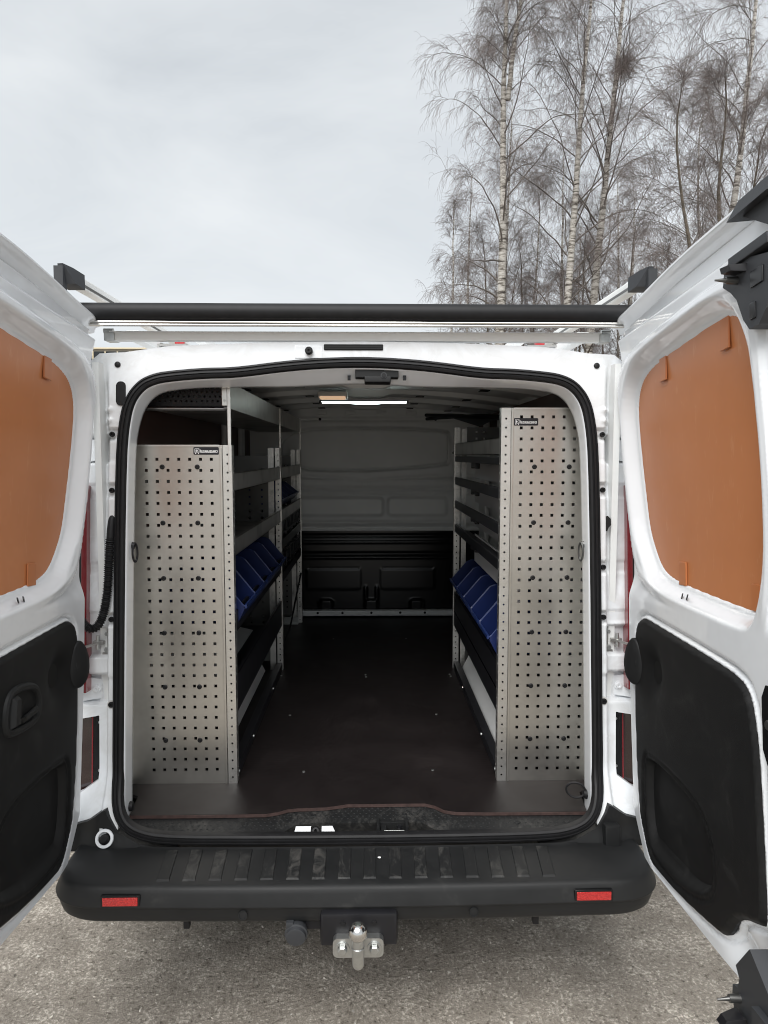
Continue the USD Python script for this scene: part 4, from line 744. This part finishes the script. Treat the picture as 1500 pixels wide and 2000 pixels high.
# black perforated end plate of the top gutter, lettered
tg = obj('gutter_end_plate', None or upright(extr(sbox(-.795, 1.868, -.4445, 1.985).difference(unary_union([circ(-.750 + i * .0178 + (j % 2) * .0089, 1.885 + j * .0158, .0040) for j in range(6) for i in range(17) if not (j == 4 and 4 < i < 10) and -.75 + i * .0178 < -.462])), .002), YR + .03), 'black_metal', lr, smooth=False)
m_ = text_mesh('TOM-LOCK', .010, .0006, True); v_ = np.array(m_.vertices); v_[:, 0] *= .072 / v_[:, 0].max(); obj('plate_lettering', (np.stack([v_[:, 0] - .660, YR + .0292 + v_[:, 2] * .5, v_[:, 1] + 1.942], 1), np.array(m_.faces)[:, ::-1]), 'rubber', tg, smooth=False)
obj('gutter_lip', cat(rbox(-.795, -.452, YR + .012, YR + .030, 1.853, 1.857), rbox(-.46, -.437, YR + .005, YR + .03, 1.855, 1.866, .003)), 'dark_steel', lr, smooth=False)
gb = obj('gutter_bracket', rbox(-.4625, -.4455, YR - .004, YR + .026, 1.868, 1.957, .001), 'aluminium', lr)
for z in (1.885, 1.938): obj('bolt', lathe([(0, .0045), (.003, .004), (.003, 0)], (-.454, YR - .004, z), (0, -1, 0), 8), 'zinc', gb)
# right rack
rr_ = thing('shelving_rack', 'right steel shelving rack with a tall perforated end panel and white backed shelves', 'shelving rack', (.65, YR, ZF), 'shelving racks along the two side walls')
hxR = [.551 + i * .0366 for i in range(7)]; hzR = [.597 + i * .03742 for i in range(34)]
er = obj('end_panel', peg_panel(.516, .812, ZF, 1.862, hxR, hzR, YR), 'brushed_steel', rr_, smooth=False)
obj('panel_edge', rbox(.5165, .5245, YR - .0045, YR - .001, ZF, 1.853, .001), 'brushed_steel', er); obj('panel_rim', rbox(.525, .808, YR - .004, YR - .0002, 1.8575, 1.8625), 'aluminium', er, smooth=False)
for k in range(6):
    z = 1.662 - k * .1915; panel_bolt(er, .598, z, YR); panel_bolt(er, .7175, z, YR)
sticker(er, .524, 1.802, YR - .0005, .084, .0255)
obj('post', post(XRI, .5145, ZF, 1.862, YR - .002, .034, inner=-1), 'aluminium', rr_, smooth=False)
YR2 = 1.585
obj('post', post(XRI, .512, ZF, 1.848, YR2, .032, inner=-1), 'aluminium', rr_, smooth=False)
obj('inner_post', rbox(.522, .548, YR2 + .004, YR2 + .008, ZF, 1.84), 'aluminium', rr_, smooth=False)
obj('middle_panel', peg_panel(.55, .80, 1.74, 1.85, [.60, .64], [1.79, 1.825], YR2 + .01), 'dark_steel', rr_, smooth=False)
obj('middle_panel', peg_panel(.55, .80, .58, .94, [.60, .66], [.62 + i * .0374 for i in range(8)], YR2 + .01), 'dark_steel', rr_, smooth=False)
y0, y1 = YR + .033, YR2 - .002
shelf(XRI + .003, .79, y0, y1, 1.704, 1.762, 'grey_steel', rr_)
for z0, z1 in ((1.668, 1.697), (1.548, 1.588), (1.423, 1.463), (1.296, 1.338)):
    sh = obj('shelf', cat(rbox(XRI + .003, XRI + .016, y0, y1, z0, z1, .003), rbox(XRI + .016, .56, y0, y1, z0 + .004, z0 + .007), rbox(.775, .79, y0, y1, z0, z0 + .045, .002)), 'black_metal', rr_, smooth=False)
    if z0 < 1.6: obj('shelf_strip', rbox(.600, .604, y0, y1, z1 + .012, z1 + .040, .001), 'grey_steel', rr_)
    yc = 1.02; obj('shelf_clip', cat(rbox(.50, .52, yc - .06, yc + .06, z0 - .022, z0 + .002, .003), rbox(.50, .52, yc - .07, yc - .05, z0 - .026, z0, .003), rbox(.50, .52, yc + .05, yc + .07, z0 - .026, z0, .003)), 'black_metal', sh)
for z0, z1 in ((1.595, 1.665), (1.470, 1.545), (1.345, 1.420), (1.16, 1.293)): obj('back_panel', rbox(.585, .590, y0 + .02, y1 - .06, z0 - .01, z1), 'white_print', rr_, smooth=False)
shelf(XRI + .003, .79, y0, y1, .875, .972, 'black_metal', rr_)
shelf(XRI + .003, .79, y0, y1, .792, .87, 'black_metal', rr_)
obj('bottom_rail', rbox(XRI + .004, .520, YR + .03, YR2, ZF + .001, .592, .002), 'black_metal', rr_)
for y in (.30, .62, 1.2): obj('rail_bolt', lathe([(0, .007), (.004, .006), (.004, 0)], (XRI + .004, y, .575), (-1, 0, 0), 8), 'zinc', rr_)

# ------------------------------------------------------------------ storage bins (open front, facing the aisle)
def bin_parts(w, d, h, s, t=.004):
    """local: x from the front (0) into the shelf (s * d), y across 0..w, z up"""
    side = Polygon([(.03, 0), (d, 0), (d, h), (.105, h), (.085, h * .95), (.010, h * .42), (.0, h * .36)])
    out = []
    for y in (0, w - t):
        v, f = extr(side, t); out.append((np.stack([s * v[:, 0], y + v[:, 2], v[:, 1]], 1), f))
    fr = [(s * .030, 0), (s * .0, h * .36)]; nrm = t
    out.append(hull([(s * .030, t, 0), (s * .030, w - t, 0), (0, t, h * .36), (0, w - t, h * .36), (s * (.030 + t), t, 0), (s * (.030 + t), w - t, 0), (s * t, t, h * .36), (s * t, w - t, h * .36)]))
    bx = lambda x0, x1, y0, y1, z0, z1: rbox(min(s * x0, s * x1), max(s * x0, s * x1), y0, y1, z0, z1)
    out += [bx(.03, d, t, w - t, 0, t), bx(d - t, d, t, w - t, t, h), bx(.105, d, -.004, .0, h - .008, h), bx(d - .03, d, t, w - t, h - .004, h)]
    rim = cat(hull([(s * -.005, 0, h * .34), (s * -.005, w, h * .34), (s * .004, 0, h * .34), (s * .004, w, h * .34), (s * -.005, 0, h * .42), (s * -.005, w, h * .42), (s * .004, 0, h * .40), (s * .004, w, h * .40)]))
    for y in (t / 2, w - t / 2): rim = cat(rim, tube([(s * .002, y, h * .38), (s * .010, y, h * .42), (s * .085, y, h * .95), (s * .105, y, h), (s * d, y, h)], .0020, 6))
    return cat(*out), rim
def make_bin(loc, w, d, h, s, label, group):
    b = thing('storage_bin', label, 'storage bin', (0, 0, 0), group); tub, rim = bin_parts(w, d, h, s)
    obj('tub', tub, 'blue_plastic', b, smooth=False); obj('front_rim', rim, 'blue_rim', b, smooth=False)
    stage.GetPrimAtPath(b).GetAttribute('xformOp:translate').Set(Gf.Vec3d(*map(float, loc))); return b
o5 = ['first', 'second', 'middle', 'fourth', 'fifth']
def row(x, y0, pitch, z, w, d, h, s, text, group):
    first = None
    for i in range(5):
        lab = text.format(o5[i]); loc = (x, y0 + i * pitch, z)
        if first is None: first = make_bin(loc, w, d, h, s, lab, group)
        else: copy_of(first, loc, lab)
row(XLI + .022, .335, .243, 1.098, .236, .30, .175, -1, '{} blue open bin from the doorway on the left rack', 'blue bins on the left rack')
row(XRI - .020, .335, .243, .985, .236, .30, .165, 1, '{} blue open bin from the doorway on the right rack', 'blue bins on the right rack')
row(XLI - .012, 1.64, .196, 1.416, .190, .20, .112, -1, '{} small dark blue bin from the near post on the far left bay', 'small blue bins in the far left bay')
jar = None
for r_, z in enumerate((1.258, 1.076)):
    hd = obj('jar_rail', cat(*[rbox(XLI - .010, XLI - .004, 1.63, 2.63, zz, zz + .012, .002) for zz in (z + .012, z + .085)], *[rbox(XLI - .012, XLI - .003, y, y + .012, z, z + .11, .002) for y in np.linspace(1.63, 2.61, 6)]), 'black_metal', None,
             ['black jar holder rail under the small blue bins', 'black jar holder rail lower in the far left bay'][r_], 'rail')
    for i in range(6):
        y = 1.72 + i * .165; lab = f'{["first","second","third","fourth","fifth","last"][i]} clear jar from the near post in the {["upper", "lower"][r_]} jar rail'
        loc = (XLI - .10, y, z + .052)
        if jar is None:
            jar = thing('storage_jar', lab, 'jar', (0, 0, 0), 'clear jars in the jar rails')
            obj('glass', lathe([(-.05, 0), (-.05, .040), (.06, .043), (.065, .038)], (0, 0, 0), (1, -.25, .1), 18), 'clear_plastic', jar); obj('lid', lathe([(.062, .044), (.085, .044), (.088, .040), (.088, 0)], (0, 0, 0), (1, -.25, .1), 18), 'dark_grey_plastic', jar)
            stage.GetPrimAtPath(jar).GetAttribute('xformOp:translate').Set(Gf.Vec3d(*loc))
        else: copy_of(jar, loc, lab)

# ------------------------------------------------------------------ twig on the asphalt
tw = smooth_poly([(.42, -.272, .006), (.45, -.282, .007), (.49, -.284, .006), (.52, -.276, .008), (.545, -.265, .006)], 2, closed=False)
obj('fallen_twig', tube(tw, np.linspace(.0035, .002, len(tw)), 7), 'dry_twig', None, 'short pale twig lying on the asphalt right of the tow ball', 'twig')

# ------------------------------------------------------------------ far building behind the left door
bd = thing('far_building', 'low building with dark windows in cream frames behind the left door', 'building', (-19, 44, 0))
obj('wall', rbox(-26, -13.0, 42.4, 54, 0, 8.22), 'cream_render', bd, smooth=False)
obj('roof', rbox(-26.1, -12.9, 42.22, 54.1, 8.22, 8.30), 'cream_frame', bd, smooth=False)
for i in range(17):
    for j in range(8):
        x, z = -25.8 + i * .745, 8.13 - (j + 1) * .66
        w_ = obj('window', rbox(x, x + .68, 42.30, 42.39, z, z + .60), 'dark_glass', bd, smooth=False)
        obj('frame', cat(rbox(x - .065, x, 42.24, 42.39, z - .06, z + .60), rbox(x, x + .68, 42.25, 42.39, z - .06, z)), 'cream_frame', w_, smooth=False)

# ------------------------------------------------------------------ bare birches
class Curves:
    def __init__(s): s.p, s.w, s.c = [], [], []
    def add(s, pts, w0, w1): n = len(pts); s.p.append(pts); s.w.append(np.linspace(w0, w1, n)); s.c.append(n)
    def put(s, name, mat, parent):
        p = path_of(name, parent); c = UsdGeom.BasisCurves.Define(stage, p); c.CreateTypeAttr('linear'); c.CreateBasisAttr('bspline')
        off = LOC.get(parent, np.zeros(3)); c.CreatePointsAttr(Vt.Vec3fArray.FromNumpy((np.vstack(s.p) - off).astype(np.float32))); c.CreateCurveVertexCountsAttr(Vt.IntArray(s.c))
        c.CreateWidthsAttr(Vt.FloatArray.FromNumpy(np.concatenate(s.w).astype(np.float32))); c.SetWidthsInterpolation('vertex')
        UsdShade.MaterialBindingAPI.Apply(c.GetPrim()).Bind(LOOK[mat])
def grow(rg, p, d, L, n, droop, jit):
    x, y, z = map(float, p); a, b, c = map(float, d); k = math.sqrt(a * a + b * b + c * c); a /= k; b /= k; c /= k; s = L / n; j = rg.normal(0, jit, 3 * n).tolist(); pts = [(x, y, z)]
    for i in range(n):
        a += j[3 * i]; b += j[3 * i + 1]; c += j[3 * i + 2] - droop * (i + .5) / n; k = math.sqrt(a * a + b * b + c * c); a /= k; b /= k; c /= k
        x += a * s; y += b * s; z += c * s; pts.append((x, y, z))
    return np.array(pts)
def along(pts, t): k = t * (len(pts) - 1); i = min(int(k), len(pts) - 2); q = k - i; return pts[i] * (1 - q) + pts[i + 1] * q, pts[i + 1] - pts[i]
def side_dir(rg, t, ang):
    u, w = frame_of(t); a = rg.uniform(0, 2 * np.pi); t = t / np.linalg.norm(t); return math.cos(ang) * t + math.sin(ang) * (math.cos(a) * u + math.sin(a) * w)
def tree(seed, base, lean, H, r0, label, stems=None, nb=44, bl=.30, low=.22, dens=1.0, bark='birch_bark', name='birch_tree', group='bare birches behind the van', kink=.035, droop=.5, nest=None):
    rg = np.random.default_rng(seed); base = np.array(base, float); t = thing(name, label, 'tree', base, group)
    trunks = []
    for k, (off, top, rs) in enumerate(stems or [((0, 0, 0), lean, 1.0)]):
        n = 16; z = np.linspace(0, 1, n); path = base + np.array(off) + np.stack([top[0] * z ** 1.2, top[1] * z, H * top[2] * z if len(top) > 2 else H * z], 1)
        path[1:-1] += np.cumsum(rg.normal(0, kink, (n - 2, 3)) * (1, 1, 0), 0) * .6
        trunks.append((path, r0 * rs)); obj('trunk', tube(path, r0 * rs * (1 - z) ** .85 + .012, 9), bark, t, smooth=True)
    limbs, twigs = Curves(), Curves()
    for path, rr in trunks:
        for b in range(nb):
            lo = low if path[0][2] < 2 else .08; f = lo + (1 - lo) * ((b + rg.uniform(0, 1)) / nb) ** .92; p, td = along(path, min(f, .985)); ang = rg.uniform(.55, 1.0) * (1.05 - .35 * f)
            L = (path[-1][2] - base[2] if path[0][2] < 2 else H * .62) * bl * (1.12 - f) ** .75 * rg.uniform(.65, 1.15) * (.52 + .48 * float(sstep(.30, .55, np.array(f)))); d = side_dir(rg, td, ang); br = grow(rg, p, d, L, 8, -.10 + .45 * rg.uniform(0, 1), .10); w = max(.010, rr * .46 * (1.05 - f)) * 1.2
            limbs.add(br, w, .008)
            for c in range(int(rg.integers(9, 13) * dens)):
                g = rg.uniform(.18, 1.0); p2, t2 = along(br, g); d2 = side_dir(rg, t2, rg.uniform(.45, .95)); L2 = L * rg.uniform(.25, .55) * (1.15 - .5 * g)
                b2 = grow(rg, p2, d2 + np.array([0, 0, .15]), L2, 6, droop * .55, .12); limbs.add(b2, .0088, .004)
                for e in range(int(rg.integers(8, 12) * dens)):
                    h = rg.uniform(.15, 1.0); p3, t3 = along(b2, h); d3 = side_dir(rg, t3, rg.uniform(.4, 1.0)); L3 = rg.uniform(.25, .85) * min(1.0, H / 16)
                    b3 = grow(rg, p3, d3, L3, 4, droop * 1.5, .14); twigs.add(b3, .0058, .0030)
                    for q in range(2):
                        p4, t4 = along(b3, rg.uniform(.2, .9)); twigs.add(grow(rg, p4, side_dir(rg, t4, rg.uniform(.4, .9)), L3 * rg.uniform(.3, .6), 3, droop * 1.8, .16), .0042, .0026)
    limbs.put('limbs', 'branch_bark', t); twigs.put('twigs', 'twig_bark', t)
    return t
def tree_copy(src, loc, label, rot=0., sc=1.0, group='bare birches behind the van'):
    p = path_of(re.sub(r'_\d{3}$', '', src.split('/')[-1]), None); x = UsdGeom.Xform.Define(stage, p); prim = x.GetPrim(); prim.GetReferences().AddInternalReference(src); prim.SetInstanceable(True)
    x.ClearXformOpOrder(); x.AddTranslateOp(opSuffix='place').Set(Gf.Vec3d(*loc)); x.AddRotateZOp().Set(rot); x.AddScaleOp().Set(Gf.Vec3f(sc, sc, sc)); data(prim, label, 'tree', group); return p
# the nearest birches (Y about 20 m beyond the van's rear)
tree(11, (4.13, 20.5, 0), (.25, .0), 19.5, .17, 'tall white birch with forked top, leftmost of the big birches', stems=[((0, 0, 0), (.25, .0, 1.0), 1.0), ((.17, 0, 12.6), (.95, .1, .40), .40)], nb=40, bl=.27)
T2 = tree(23, (6.12, 21.0, 0), (1.2, .3), 19.0, .16, 'birch with dense crown, middle of the big birches', nb=48, dens=.92)
T3 = tree(37, (7.12, 22.0, 0), (1.5, .2), 20.0, .17, 'birch with a dark twig ball high in its crown', nb=46, dens=.92)
T4 = tree(41, (10.45, 20.0, 0), (1.5, .0), 19.0, .15, 'birch at the right edge of the photo with a kinked upper trunk', nb=40, kink=.06)
tree(53, (9.1, 17.5, 0), (.4, 0), 11.5, .11, 'dark many-stemmed tree behind the raised corner of the right door', stems=[((0, 0, 0), (-.7, 0, 1.0), .8), ((.05, 0, 0), (.5, .2, 1.05), .9), ((.1, 0, 0), (1.6, -.2, .95), .7)], nb=22, bl=.34, low=.4, bark='dark_bark', name='bare_tree', droop=.1, kink=.06)
T5 = tree(67, (2.72, 22.5, 0), (.15, 0), 10.2, .06, 'slender young birch at the left end of the group', nb=34, bl=.20, low=.25, dens=.62, droop=.3)
B1 = tree(83, (5.3, 26.5, 0), (.3, 0), 15.5, .10, 'background birch just right of the forked birch', nb=36, bl=.26, dens=.72)
B2 = tree(97, (8.3, 27.5, 0), (-.4, 0), 14.0, .09, 'background birch right of the twig ball tree', nb=34, bl=.27, dens=.72, kink=.06)
bg = [(3.8, 26, 12.5, 'thin birch standing between the young birch and the forked birch'), (6.9, 29, 13.5, 'background birch showing between the two dense birches'), (10.6, 28, 13.5, 'background birch left of the many-stemmed tree'), (13.0, 26, 15.5, 'background birch at the far right behind the right door'),
      (9.8, 32, 12.5, 'distant birch behind the grey rack cap on the right'), (12.4, 31, 14.0, 'distant birch above the right door corner'), (6.4, 34, 12.0, 'distant birch behind the forked birch')]
for i, (x, y, h, lab) in enumerate(bg): tree_copy((B1, B2)[i % 2], (x, y, 0), lab, 67. * i + 40, h / (15.5, 14.0)[i % 2])
# thicket of saplings at the birches' feet
S1 = tree(71, (4.7, 24.0, 0), (.2, 0), 9.5, .05, 'brownish sapling at the foot of the forked birch', stems=[((0, 0, 0), (-.6, 0, 1.0), 1), ((.1, .1, 0), (.7, .2, .9), .9)], nb=20, bl=.30, low=.35, dens=.8, bark='dark_bark', name='sapling', group='saplings under the birches', droop=.15)
for i, (x, y, s_, lab) in enumerate([(6.2, 25.5, 1.0, 'brownish sapling left of the dense middle birch'), (7.9, 25.0, 1.05, 'brownish sapling right of the twig ball birch'), (9.7, 26.0, 1.12, 'brownish sapling above the right rack cap'), (11.0, 25.0, 1.05, 'brownish sapling left of the raised right door')]):
    tree_copy(S1, (x, y, 0), lab, 61. * i + 33, s_, 'saplings under the birches')
# the dark ball of twigs in the third birch
rg = np.random.default_rng(9); nc = Curves(); c0 = np.array([8.38, 22.0, 14.45])
for k in range(520): nc.add(grow(rg, c0 + rg.normal(0, .16, 3) * (1, 1, 1.2), rg.normal(0, 1, 3), rg.uniform(.25, .65), 3, -.1, .25), .009, .005)
nb_ = thing('twig_ball', 'dense ball of twigs growing high in a birch crown', 'twig ball', c0); nc.put('twigs', 'twig_bark', nb_)
